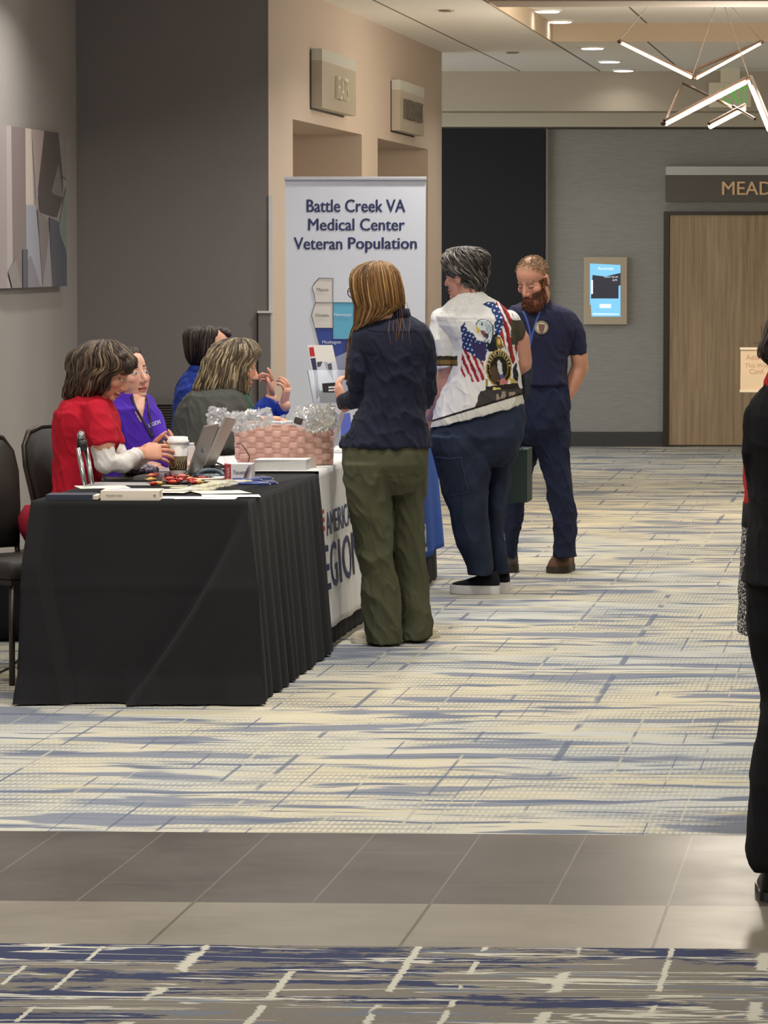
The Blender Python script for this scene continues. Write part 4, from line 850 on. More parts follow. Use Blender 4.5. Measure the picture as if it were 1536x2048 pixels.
# white carton behind the cup
p = tb(382, 940); bm = bmesh.new(); box(bm, (p.x, p.y + 0.05, ZB + 0.05), (0.03, 0.03, 0.10), bev=0.003); wb = tag(obj('white_bottle', bm, mat('white plastic', (232, 230, 224), 0.35)), 'small white bottle just behind the coffee cup', 'bottle')
bm = bmesh.new(); lathe(bm, (p.x, p.y + 0.05, ZB + 0.10), [(0.012, 0), (0.012, 0.012), (0.010, 0.014)], 20); obj('cap', bm, mat('white plastic', (232, 230, 224)), wb, True)
# laptops
m_alu = mat('brushed grey aluminium', (136, 132, 126), 0.38, metal=0.55, var=0.03, scale=200); m_alu2 = mat('warm aluminium', (176, 166, 156), 0.42, metal=0.35)
def laptop(c0, c1, c2, c3, Y0, Y1, m, label, logo=True):
    """lid corners: bottom near, top near, top far, bottom far (photo px); near edge at Y0, far edge at Y1"""
    p = [at(*c0, Y0), at(*c1, Y0 - 0.0), at(*c2, Y1), at(*c3, Y1)]
    t = thing('laptop', label, 'laptop', ((p[0] + p[3]) / 2).to_tuple()[:2] + (ZB,))
    for q in (p[0], p[3]): q.z = ZB + 0.014
    n_ = (p[1] - p[0]).cross(p[3] - p[0]).normalized() * 0.007
    bm = bmesh.new(); prism(bm, p, n_); lid = obj('lid', bm, m, t)
    ins = [p[0].lerp(p[2], 0.05), p[1].lerp(p[3], 0.05), p[2].lerp(p[0], 0.05), p[3].lerp(p[1], 0.05)]
    sgn = 1 if n_.x < 0 else -1
    bm = bmesh.new(); prism(bm, [q + (n_ * 1.02 if sgn > 0 else -n_ * 0.02) for q in ins], n_ * 0.06 * sgn); obj('screen', bm, mat('laptop screen', (30, 34, 44), 0.2, emit=(90, 110, 140), es=0.4), lid)
    bm = bmesh.new(); o = Vector((-0.23, 0, 0)); prism(bm, [Vector((p[0].x, p[0].y, ZB)), Vector((p[3].x, p[3].y, ZB)), Vector((p[3].x - 0.22, p[3].y + 0.01, ZB)), Vector((p[0].x - 0.22, p[0].y + 0.01, ZB))], (0, 0, 0.014)); obj('base', bm, m, t)
    c = (p[0] + p[1] + p[2] + p[3]) / 4
    if logo:
        bm = bmesh.new(); ell(bm, c + (-n_ * 0.05 if sgn > 0 else n_ * 1.05), (0.006, 0.012, 0.012), None, 12, 8); obj('badge', bm, mat('pale badge', (210, 208, 204), 0.3), lid)
laptop((374, 956), (410, 853), (438, 848), (403, 946), 16.27, 16.57, m_alu, 'grey laptop with a round badge, beside the coffee cup')
laptop((405, 936), (452, 834), (473, 838), (428, 930), 16.68, 16.95, m_alu2, 'paler laptop leaning open beside the pink basket', False)
# cables and grey tube coil
bm = bmesh.new(); pts = []
for i in range(70):
    a_ = i * 0.5; p = tb(428 + 24 * math.cos(a_ * 0.7 + 0.3 * math.sin(i)), 944 + 7 * math.sin(a_)); pts.append((p.x, p.y, ZB + 0.006 + 0.02 * abs(math.sin(i * 0.37))))
tube(bm, pts, 0.0045, 6); tag(obj('power_cable', bm, mat('black cable', (20, 20, 22)), smooth=True), 'tangled black power cables behind the tissue box', 'cable')
bm = bmesh.new(); pts = [(tb(418, 958).x + 0.055 * math.cos(a_), tb(418, 958).y + 0.02 + 0.06 * math.sin(a_), ZB + 0.012 + 0.02 * max(0, math.sin(a_))) for a_ in [k * math.pi / 14 for k in range(26)]]
tube(bm, pts, 0.009, 10); tag(obj('tube_coil', bm, mat('blue grey rubber', (104, 118, 130), 0.5), smooth=True), 'blue grey coiled tube lying left of the tissue box', 'tube')
p = tb(392, 950); bm = bmesh.new(); tube(bm, [(p.x - 0.04, p.y - 0.03, ZB + 0.01), (p.x + 0.03, p.y + 0.03, ZB + 0.035)], 0.01, 10); tag(obj('marker_pen', bm, m_blk, smooth=True), 'short black marker leaning by the laptop foot', 'marker')
# tissue box
a = tb(462, 967); b = tb(505, 964); hgt = (967 - 928) * a.y / FPX; wx = b.x - a.x; rx = at(449, 967, a.y).x
t = thing('tissue_box', 'white tissue carton with a red end panel, flap raised', 'carton', ((a.x + b.x) / 2, a.y + 0.05, ZB))
bm = bmesh.new(); prism(bm, [Vector((a.x, a.y, ZB)), Vector((b.x, a.y, ZB)), Vector((b.x + 0.01, a.y + 0.11, ZB)), Vector((a.x - 0.028, a.y + 0.11, ZB))], (0, 0, hgt)); obj('carton_body', bm, mat('carton white', (232, 230, 232), 0.45), t)
bm = bmesh.new(); prism(bm, [Vector((a.x - 0.0005, a.y, ZB + 0.001)), Vector((a.x - 0.0285, a.y + 0.11, ZB + 0.001)), Vector((a.x - 0.0305, a.y + 0.11, ZB + 0.001)), Vector((rx, a.y + 0.02, ZB + 0.001)), Vector((rx + 0.004, a.y - 0.001, ZB + 0.001))], (0, 0, hgt - 0.002)); obj('red_panel', bm, mat('carton red', (178, 44, 54), 0.45), t)
obj('printed_name', lay(text2d('Tissuetta', 0.052, 0.016, bold=0.012), frontal((a.x + 0.034, a.y - 0.0006, ZB + 0.045))), mat('dark ink', (84, 86, 100), 0.6), t)
obj('printed_name', lay(text2d('CARE', 0.05, 0.009, bold=0.01), lambda u, v: (a.x - 0.011 + v, a.y - 0.0016, ZB + hgt / 2 + u)), mat('white print', (214, 216, 222)), t)
for k, (c_, o_) in enumerate((((128, 72, 52), 0), ((176, 150, 140), 0.007), ((78, 84, 130), -0.006))):
    bm = bmesh.new(); pts = [(a.x + wx - 0.030 + o_ + 0.026 * (j / 8) ** 1.6, a.y - 0.0008 - 0.0002 * k, ZB + 0.004 + (hgt - 0.008) * j / 8) for j in range(9)]
    vs = [bm.verts.new(p) for p in pts] + [bm.verts.new((p[0] + 0.006 * math.sin(math.pi * (j + 1) / 10), p[1], p[2])) for j, p in list(enumerate(pts))[::-1]]; bm.faces.new(vs); obj('printed_swirl', bm, mat('swirl %d' % k, c_, 0.6), t)
bm = bmesh.new(); f0 = at(452, 929, a.y + 0.08); f1 = at(477, 929, a.y + 0.08); f2 = at(468, 911, a.y + 0.1); f3 = at(444, 913, a.y + 0.1); prism(bm, [f0, f1, f2, f3], (0, 0.0015, 0)); obj('flap', bm, mat('carton white', (232, 230, 232)), t)
# paper stack
a = tb(509, 944); b = tb(613, 941)
t = thing('flyer_stack', 'thick stack of white flyers in front of the pink basket', 'paper stack', ((a.x + b.x) / 2, a.y + 0.08, ZB))
m_stk = mat('paper edges', (214, 212, 208), 0.7, bump=0.6, scale=60, var=0.1, stretch=(0.4, 0.4, 22))
bm = bmesh.new(); prism(bm, [Vector((a.x, a.y, ZB + 0.006)), Vector((b.x, a.y, ZB + 0.006)), Vector((b.x + 0.02, a.y + 0.15, ZB + 0.006)), Vector((a.x + 0.02, a.y + 0.15, ZB + 0.006))], (0, 0, 0.044)); obj('sheets', bm, m_stk, t)
bm = bmesh.new(); prism(bm, [Vector((a.x - 0.004, a.y - 0.004, ZB + 0.05)), Vector((b.x + 0.002, a.y + 0.0, ZB + 0.05)), Vector((b.x + 0.02, a.y + 0.155, ZB + 0.05)), Vector((a.x + 0.02, a.y + 0.15, ZB + 0.05))], (0, 0, 0.002)); obj('top_sheet', bm, m_paper, t)
bm = bmesh.new(); prism(bm, [Vector((a.x - 0.01, a.y - 0.008, ZB)), Vector((b.x + 0.002, a.y - 0.008, ZB)), Vector((b.x + 0.02, a.y + 0.16, ZB)), Vector((a.x + 0.02, a.y + 0.15, ZB))], (0, 0, 0.005)); obj('bottom_sheets', bm, m_paper, t)
# eyeglasses-like clear item: small clear dish at the right of the stack
p = tb(626, 940); bm = bmesh.new(); prism(bm, [Vector((p.x - 0.014, p.y + 0.02, ZB + 0.008)), Vector((p.x + 0.014, p.y + 0.05, ZB + 0.008)), Vector((p.x + 0.014, p.y + 0.06, ZB + 0.055)), Vector((p.x - 0.014, p.y + 0.03, ZB + 0.055))], (0, 0.002, 0)); tag(obj('leaflet_card', bm, mat('printed card', (206, 184, 168), 0.5)), 'small printed card standing against the pink basket at right', 'card')
# ---- pink woven basket
p0 = onz(472, 931, ZT + 0.01); p1 = onz(662, 931, ZT + 0.01)
bx0, bx1, by0, by1 = p0.x, p1.x, p0.y + 0.02, p0.y + 0.31; bh = 0.172; zb = ZT + 0.0118
t = thing('pink_basket', 'pale pink woven basket full of clear bags', 'basket', ((bx0 + bx1) / 2, (by0 + by1) / 2, zb))
m_pink = mat('pink woven strap', (238, 192, 175), 0.5, bump=0.2, scale=160, var=0.05); m_pinkr = mat('pink rim', (222, 180, 166), 0.5)
def rrect(s, inset=0.0):
    """rounded rectangle perimeter, s in 0..1, start at front left, run along the front"""
    r = 0.05; x0, x1, y0, y1 = bx0 + inset, bx1 - inset, by0 + inset, by1 - inset; W, D = x1 - x0 - 2 * r, y1 - y0 - 2 * r; q = math.pi * r / 2
    seg = [W, q, D, q, W, q, D, q]; tot = sum(seg); u = (s % 1.0) * tot
    for i, L in enumerate(seg):
        if u <= L or i == 7: break
        u -= L
    k = u / L
    if i == 0: return Vector((x0 + r + u, y0)), Vector((0, -1))
    if i == 2: return Vector((x1, y0 + r + u)), Vector((1, 0))
    if i == 4: return Vector((x1 - r - u, y1)), Vector((0, 1))
    if i == 6: return Vector((x0, y1 - r - u)), Vector((-1, 0))
    c = {1: (x1 - r, y0 + r, -90), 3: (x1 - r, y1 - r, 0), 5: (x0 + r, y1 - r, 90), 7: (x0 + r, y0 + r, 180)}[i]
    a_ = R_(c[2] + 90 * k); nv = Vector((math.cos(a_), math.sin(a_))); return Vector((c[0], c[1])) + nv * r, nv
NC, NR = 36, 7; SUB = 6
def wall(u, v):
    pz, nv = rrect(u); ci = u * NC; ri = v * NR; i, j = int(min(ci, NC - 1e-6)), int(min(ri, NR - 1e-6)); fu, fv = ci - i, ri - j
    even = (i + j) % 2 == 0
    h = (math.sin(math.pi * max(0.02, min(.98, fu)))) ** 0.35 * 0.012 if even else -0.006 + 0.006 * (math.sin(math.pi * max(0.02, min(.98, fv)))) ** 0.5
    pz = pz + nv * (h - 0.004 * (1 - v)); return Vector((pz.x, pz.y, zb + v * bh))
bm = bmesh.new(); V = grid(bm, wall, NC * SUB, NR * SUB, True); bm.faces.new([r[0] for r in V])
obj('woven_wall', bm, m_pink, t, True)
bm = bmesh.new(); grid(bm, lambda u, v: (lambda pn: Vector((pn[0].x, pn[0].y, zb + 0.004 + v * (bh - 0.006))))(rrect(u, 0.008)), 60, 3, True); obj('lining', bm, m_pinkr, t, True)
bm = bmesh.new(); tube(bm, [Vector((*rrect(i / 80)[0], zb + bh)) for i in range(81)], 0.0055, 8); obj('rim', bm, m_pinkr, t, True)
for s in (0.413, ):
    pz = Vector((bx1 - 0.022, by0 - 0.006)); bm = bmesh.new(); tube(bm, [(pz.x - 0.012, pz.y, zb + bh - 0.004), (pz.x - 0.012, pz.y - 0.006, zb + bh - 0.026), (pz.x + 0.012, pz.y - 0.004, zb + bh - 0.026), (pz.x + 0.012, pz.y + 0.002, zb + bh - 0.004)], 0.0035, 8); obj('handle', bm, mat('pale metal loop', (226, 206, 190), 0.3, metal=0.5), t, True)
# clear bags in the basket
m_clear = clear_plastic('clear bag', (236, 238, 240), 0.42)
def bagobj(cx, cy, Y, rx, rz_, label, sd, name='clear_bag', m=None, am=0.018):
    p = at(cx, cy, Y); bm = bmesh.new(); box(bm, p, (rx * 1.9, rx * 1.4, rz_ * 1.7), Matrix.Rotation(0.25 * math.sin(sd * 2.0), 3, 'Y'), bev=0.012); me = fuse(bm, 0.007, 1); wrinkle(me, am * 1.2, (22, 22, 30), sd); wrinkle(me, am * 0.22, (55, 55, 55), sd + 3)
    co = coords(me); co[:, 2] = np.maximum(co[:, 2], zb + 0.03); me.vertices.foreach_set('co', co.ravel()); smooth_me(me, False)
    return tag(obj(name, me, m or m_clear), label, 'bag')
bagobj(452, 838, 17.05, 0.075, 0.035, 'crinkled clear bag hanging over the left end of the basket', 1)
bagobj(500, 840, 17.12, 0.09, 0.035, 'crinkled clear bag lying in the left part of the basket', 2)
bagobj(640, 836, 17.2, 0.06, 0.055, 'upright clear bag in the right corner of the basket', 3, m=clear_plastic('greenish bag', (214, 216, 204), 0.6))
bagobj(607, 838, 17.15, 0.05, 0.045, 'puffed clear bag in the middle right of the basket', 4)
for i in range(14):
    px_ = 540 + i * 5.2; p = at(px_, 846 + rng.uniform(-2, 2), 17.05 + rng.uniform(0, 0.1)); bm = bmesh.new(); ell(bm, p, (0.013, 0.009, 0.008), None, 10, 6, Matrix.Rotation(rng.uniform(0, 3), 3, 'Z')); tag(obj('mint', bm, mat('mint wrapper', (222, 222, 226), 0.2), smooth=True), 'silver wrapped mint along the basket rim', 'mint', 'silver mints in the basket')
p = at(597, 843, 17.05); bm = bmesh.new(); box(bm, (p.x, p.y, p.z + 0.003), (0.036, 0.03, 0.03), Matrix.Rotation(0.3, 3, 'Y'), bev=0.006); tag(obj('dark_sweet', bm, mat('dark foil', (70, 56, 58), 0.35)), 'dark foil sweet standing above the basket rim', 'sweet')
bm = bmesh.new(); tube(bm, [at(x, y, 17.0) for x, y in ((473, 888), (482, 887), (492, 900), (499, 912), (498, 920), (494, 928))], 0.0022, 6); tag(obj('charging_wire', bm, mat('black cable', (20, 20, 22)), smooth=True), 'thin dark wire looping over the left side of the basket', 'wire')
# ---- acrylic brochure holder on table two
yh = 18.35
t = thing('brochure_holder', 'clear acrylic brochure holder with white-coat leaflets behind the basket', 'brochure holder', (at(665, 800, yh).x, yh, ZT + 0.011))
m_acr = clear_plastic('acrylic', (214, 222, 236), 0.3)
def hp(px, py, dy=0.0): return at(px, py, yh + dy)
bm = bmesh.new(); prism(bm, [hp(614, 740), hp(626, 806), hp(712, 806), (hp(702, 740))], (0, 0.004, 0)); obj('front_plate', bm, m_acr, t)
bm = bmesh.new(); prism(bm, [hp(614, 740, 0.06), hp(626, 806, 0.045), hp(712, 806, 0.045), hp(702, 700, 0.07)], (0, 0.004, 0)); obj('back_plate', bm, m_acr, t)
bm = bmesh.new(); prism(bm, [hp(626, 806), hp(712, 806), hp(712, 806, 0.05), hp(626, 806, 0.05)], (0, 0, 0.004)); obj('shelf', bm, m_acr, t)
bm = bmesh.new(); tube(bm, [hp(615, 740, -0.002), hp(627, 806, -0.002), hp(700, 806, -0.002)], 0.0022, 6); obj('front_edge', bm, mat('acrylic edge', (126, 134, 160), 0.3), t)
bm = bmesh.new(); q = hp(660, 806, 0.025); box(bm, (q.x, q.y, (ZT + 0.011 + q.z) / 2), (0.1, 0.03, q.z - ZT - 0.011)); box(bm, (q.x, q.y, ZT + 0.016), (0.16, 0.12, 0.008)); obj('stand', bm, m_acr, t)
lf = thing('brochure', 'white brochure with a white-coat picture standing in the acrylic holder', 'brochure', hp(660, 805, 0.03))
def br_(pts, col, k, name): 
    bm = bmesh.new(); prism(bm, [hp(x, y, 0.034 - 0.0012 * k) for x, y in pts], (0, 0.001, 0)); obj(name, bm, mat('brochure %s' % str(col), col, 0.4), lf)
br_([(615, 690), (665, 690), (688, 800), (633, 800)], (238, 236, 230), 0, 'sheet')
br_([(618, 695), (627, 694), (630, 712), (620, 713)], (190, 40, 50), 1, 'red_block'); br_([(621, 717), (631, 716), (640, 790), (633, 800), (628, 750)], (44, 52, 96), 1, 'blue_block')
br_([(634, 724), (670, 722), (686, 785), (646, 796)], (224, 228, 236), 1.5, 'coat'); br_([(634, 724), (645, 723), (641, 733), (635, 734)], (76, 80, 92), 2.2, 'dark_patch'); br_([(655, 728), (663, 726), (667, 762), (658, 746)], (92, 92, 104), 2.2, 'tie'); br_([(648, 724), (655, 724), (660, 760)], (176, 184, 200), 2, 'lapel'); br_([(672, 740), (677, 744), (684, 774), (680, 776)], (150, 160, 186), 2, 'stethoscope')  # coat picture, its dark patch is part of the print
br_([(638, 782), (684, 778), (690, 804), (640, 806)], (40, 40, 52), 2.4, 'lower_picture')
bm = bmesh.new(); prism(bm, [hp(644, 767, -0.008), hp(672, 765, -0.008), hp(673, 785, -0.008), hp(646, 785, -0.008)], (0, 0.003, 0)); tgc = tag(obj('black_label_card', bm, mat('black card', (28, 28, 32), 0.5)), 'small black card with two white lines on the brochure holder', 'card')
for k in range(2): bm = bmesh.new(); prism(bm, [hp(657, 773 + 6 * k, -0.010), hp(670, 772.4 + 6 * k, -0.010), hp(670, 775.6 + 6 * k, -0.010), hp(657, 776.4 + 6 * k, -0.010)], (0, 0.001, 0)); obj('printed_line', bm, mat('white print', (214, 216, 222)), tgc)
# blue folder and paper strip on the far tables
q = at(690, 850, 18.9); bm = bmesh.new(); prism(bm, [at(664, 872, 18.9), at(704, 872, 18.9), at(700, 826, 18.95), at(668, 828, 18.95)], (0, 0.012, 0)); fo = tag(obj('blue_folder', bm, mat('royal blue card', (36, 62, 160), 0.45)), 'royal blue folder propped upright on the far table', 'folder')
for o in (fo,):
    dz = o.location.z - (ZT + 0.012)
    bm = bmesh.new(); box(bm, (q.x, 18.99, (ZT + 0.012 + o.location.z) / 2 + 0.03), (0.12, 0.05, max(0.02, dz + 0.06))); tag(obj('leaflet_box', bm, mat('navy carton', (44, 48, 84), 0.5)), 'navy leaflet box under the royal blue folder', 'box')
bm = bmesh.new(); prism(bm, [onz(664, 905, ZT + 0.013), onz(700, 905, ZT + 0.013), onz(706, 893, ZT + 0.013), onz(672, 893, ZT + 0.013)], (0, 0, 0.004)); tag(obj('leaflet_pile', bm, m_paper), 'white leaflets lying right of the pink basket', 'paper')
bm = bmesh.new(); pc = onz(676, 889, ZT + 0.012); lathe(bm, pc, [(0.02, 0), (0.026, 0.05), (0.024, 0.052)], 20); tag(obj('paper_tub', bm, mat('white tub', (226, 220, 212), 0.5), smooth=True), 'small white tub on the far table right of the pink basket', 'tub')
# ================================================================ people
M_SKIN = vmat('skin', 0.55, 0.35, bump=0.08, scale=500, sss=0.08); M_HAIR = vmat('hair', 0.5, 0.35); M_PRINT = vmat('printed cloth', 0.85, 0.2, bump=0.15, scale=350)
def headframe(c, f, roll=0.0):
    """frame of a head at c looking along f: x to the person's left-hand side of the picture, y forward, z up"""
    f = Vector(f).normalized(); r = f.cross(Vector((0, 0, 1))).normalized(); u = r.cross(f)
    M = Matrix((r, f, u)).transposed().to_4x4()
    if roll: M = M @ Matrix.Rotation(roll, 4, 'Y')
    return Matrix.Translation(c) @ M
def head_bm(M, s=1.0, beard=False, jaw=1.0, ears=True):
    bm = bmesh.new(); S = M @ Matrix.Scale(s, 4)
    e = lambda c, r, rot=None: ell(bm, c, r, S, 24, 16, rot)
    e((0, -.012, .035), (.076, .094, .082)); e((0, .026, -.028), (.063 * jaw, .062, .085)); e((0, .028, -.074), (.050 * jaw, .050, .038)); e((0, .070, -.097), (.022, .018, .016))
    e((0, .069, .021), (.047, .015, .015))
    for k in (-1, 1):
        e((.038 * k, .056, -.028), (.025, .024, .024)); e((.031 * k, .071, -.001), (.015, .013, .011)); e((.011 * k, .094, -.040), (.009, .010, .008))
        if ears: e((.077 * k, -.010, -.012), (.009, .020, .033), Matrix.Rotation(.25 * k, 3, 'Z')); e((.080 * k, -.014, .004), (.008, .019, .018))
    tube(bm, [S @ Vector(p) for p in ((0, .078, .014), (0, .090, -.008), (0, .104, -.032))], [.008 * s, .009 * s, .012 * s], 12); e((0, .104, -.036), (.013, .012, .011))
    e((0, .085, -.066), (.023, .012, .0068)); e((0, .083, -.078), (.020, .012, .0070))
    if beard: e((0, .052, -.104), (.056, .046, .040)); e((0, .076, -.116), (.036, .026, .030)); e((0, .088, -.058), (.034, .012, .010))
    return bm
def hand(bm, w, d, n, thumb=1, curl=(0.35, 0.4, 0.45, 0.5), s=1.0, spread=0.06):
    """five fingers: w wrist, d finger direction, n palm normal; thumb = which side"""
    w = Vector(w); d = Vector(d).normalized(); n = Vector(n); n = (n - d * n.dot(d)).normalized(); sd = d.cross(n) * thumb
    tube(bm, [w - d * .03 * s, w, w + d * .03 * s, w + d * .065 * s, w + d * .088 * s], [(.024 * s, .019 * s), (.026 * s, .019 * s), (.037 * s, .017 * s), (.041 * s, .015 * s), (.038 * s, .011 * s)], 14, n)
    for i, (L, r) in enumerate(((.070, .0085), (.080, .0088), (.074, .0085), (.058, .0075))):
        o = (.030 - .020 * i); p = w + d * (.080 - .004 * abs(i - 1.2)) * s + sd * o * s; a = 0.0; pts = [p]; dv = (d + sd * (spread * (1.5 - i))).normalized()
        for q in (.45, .32, .23):
            a += curl[i] * (0.8 if q == .45 else 1.0); v = dv * math.cos(a) + n * math.sin(a); p = p + v * L * q * s; pts.append(p)
        tube(bm, pts, [r * s, r * .98 * s, r * .9 * s, r * .7 * s], 10, n); ell(bm, pts[-1], (r * .7 * s,) * 3, None, 10, 6)
    p = w + d * .022 * s + sd * .026 * s; v = (d * .7 + sd * .65 + n * .35).normalized(); v2 = (d * .95 + sd * .15 + n * .45).normalized()
    tube(bm, [p - v * .01, p + v * .032 * s, p + v * .032 * s + v2 * .028 * s, p + v * .032 * s + v2 * .050 * s], [.013 * s, .0105 * s, .0095 * s, .007 * s], 10, n); ell(bm, p + v * .032 * s + v2 * .050 * s, (.007 * s,) * 3, None, 10, 6)
def merge(*mes):
    bm = bmesh.new()
    for m in mes:
        if isinstance(m, bmesh.types.BMesh):
            t = bpy.data.meshes.new('t'); bmesh.ops.recalc_face_normals(m, faces=m.faces); m.to_mesh(t); m.free(); m = t
        bm.from_mesh(m); bpy.data.meshes.remove(m)
    r = bpy.data.meshes.new('m'); bm.to_mesh(r); bm.free(); smooth_me(r); return r
def skin_paint(me, M, s, skin, lip=(176, 96, 90), brow=(92, 70, 56), iris=(62, 66, 70), scalp=None, beard=None, blush=(206, 130, 116), eyes=True):
    co = coords(me); n = len(co); Mi = np.array((M @ Matrix.Scale(s, 4)).inverted()); L = (np.hstack([co, np.ones((n, 1))]) @ Mi.T)[:, :3]
    x, y, z = np.abs(L[:, 0]), L[:, 1], L[:, 2]; col = np.tile(np.array(skin, float), (n, 1)); near = (np.linalg.norm(L, axis=1) < .19)
    nz = np.array([noise.noise(Vector(p) * 26) for p in L]) if True else 0
    col *= (1 + 0.05 * nz)[:, None]
    g = np.exp(-(((x - .042) / .02) ** 2 + ((z + .035) / .02) ** 2 + ((y - .07) / .03) ** 2)) * near; g = np.maximum(g, np.exp(-((x / .016) ** 2 + ((z + .036) / .014) ** 2 + ((y - .108) / .02) ** 2)) * near)
    col = col * (1 - .55 * g[:, None]) + np.array(blush, float) * .55 * g[:, None]
    if beard is not None:
        m = near & (y > -.012) & (z < -.036 - .35 * np.clip(.05 - x, 0, .05) + .0) & (z > -.16) & ~((x < .021) & (z > -.050)); m |= near & (x > .052) & (z < .012) & (z > -.1) & (y > -.004) & (y < .036)
        m |= near & (x < .036) & (z < -.049) & (y > .06)
        col[m] = np.array(beard, float) * (1 + .35 * nz[m])[:, None]
    m = near & (x < .023) & (np.abs(z + .071) < .010 * (1 - (x / .03) ** 2)) & (y > .074); col[m] = lip
    m = near & (x < .020) & (np.abs(z + .0715) < .0016) & (y > .074); col[m] = np.array(lip) * .55
    bz = z - .0265 - .10 * (x - .012) * (x < .036) + .35 * np.clip(x - .036, 0, 1); m = near & (x > .012) & (x < .049) & (np.abs(bz) < .0042) & (y > .045); col[m] = brow
    if eyes == 'down':
        ex, ez = x - .031, z + .005; q = (ex / .015) ** 2 + (ez / .0026) ** 2; m = near & (q < 1) & (y > .06); col[m] = np.array(skin) * .35
        m = near & ((ex / .017) ** 2 + ((z - .004) / .008) ** 2 < 1) & (q >= 1) & (y > .06); col[m] = np.array(skin) * .86
    elif eyes:
        ex, ez = x - .031, z + .001; q = (ex / .0135) ** 2 + (ez / .0058) ** 2; m = near & (q < 1) & (y > .066); col[m] = (214, 208, 202); m &= (ex ** 2 + ez ** 2 < .0052 ** 2); col[m] = iris
        m = near & (q >= 1) & (q < 1.7) & (y > .062) & (ez > -.001); col[m] = np.array(skin) * .45
    if scalp is not None:
        edge = z - (.082 - .75 * np.clip(.072 - y, 0, 1)); soft = np.clip(edge / .035 + .3 * nz, 0, 1); m = near & (soft > 0) & (z > -.045) & ~((y > .0) & (z < .03)) & ~((x > .066) & (y > -.03) & (z < .02))
        k = (0.50 + 0.35 * nz[m])[:, None]; k = np.clip(k + .28 * (y[m] < .03)[:, None] + .25 * (z[m] < .05)[:, None], 0, .95) * soft[m][:, None]; col[m] = col[m] * (1 - k) + np.array(scalp, float) * k
    paint(me, col)
def hair_mesh(rings, cols, n_locks, rad=.0045, wave=.006, freq=9.0, th_range=(0, 2 * math.pi), seed=1, voxel=.006, flow=0.0, extra=None, t_range=(0.0, 1.0), k=0.97, lift=(0.0, .05), span=(.35, .9)):
    """a combed mass of hair plus locks that follow it from the crown to the ends"""
    r = random.Random(seed); bm = bmesh.new(); loft(bm, rings, 36, k)
    if extra: extra(bm)
    base = fuse(bm, voxel, 3); wrinkle(base, .006, (70, 70, 14), seed); nb = len(base.vertices)
    co = coords(base); dk = np.array(cols[0], float); cb = np.array([dk * (1 + .25 * noise.noise(Vector((p[0] * 60, p[1] * 60, p[2] * 8)))) for p in co])
    bl = bmesh.new(); cl = []
    def S(th, t, o):
        q = t * (len(rings) - 1); i = min(int(q), len(rings) - 2); f = q - i; c0, a0, b0, t0, p0 = rings[i]; c1, a1, b1, t1, p1 = rings[i + 1]
        c = c0.lerp(c1, f); a = a0 + (a1 - a0) * f; b = b0 + (b1 - b0) * f; tl = t0 + (t1 - t0) * f; p = p0; cx, sy = math.cos(th), math.sin(th)
        ex = math.copysign(abs(cx) ** (2 / p), cx); ey = math.copysign(abs(sy) ** (2 / p), sy)
        return c + Vector((a * ex, b * ey, -tl * ex)) * 1.0 + Vector((ex, ey, 0)) * o
    for L in range(n_locks):
        th = r.uniform(*th_range); t0 = t_range[0] + abs(r.gauss(0, .18 if span[0] > .3 else .42)) % 0.9 * (t_range[1] - t_range[0]); t1 = min(t_range[1], t0 + r.uniform(*span) * (t_range[1] - t_range[0])); ph = r.uniform(0, 6); o0 = r.uniform(*lift) * .12; wv = wave * r.uniform(.5, 1.4); rd = rad * r.uniform(.6, 1.3); N = 11; pts = []
        for i in range(N):
            t = t0 + (t1 - t0) * i / (N - 1); pts.append(S(th + flow * t + .10 * math.sin(freq * t + ph) * wave * 60 * .3, t, o0 + wv * .5 * math.sin(freq * 1.3 * t + ph)))
        tube(bl, pts, [rd * (.5 if i == 0 else 1.0 if i < N - 3 else .8 - .22 * (i - N + 3)) for i in range(N)], 5)
        c = np.array(r.choice(cols), float) * r.uniform(.82, 1.18); cl += [c] * (N * 5)
    me2 = bpy.data.meshes.new('l'); bmesh.ops.recalc_face_normals(bl, faces=bl.faces); bl.to_mesh(me2); bl.free()
    me = merge(base, me2); cols_all = np.vstack([cb, np.array(cl).reshape(-1, 3)]) if cl else cb
    paint(me, np.clip(cols_all, 4, 250)); return me
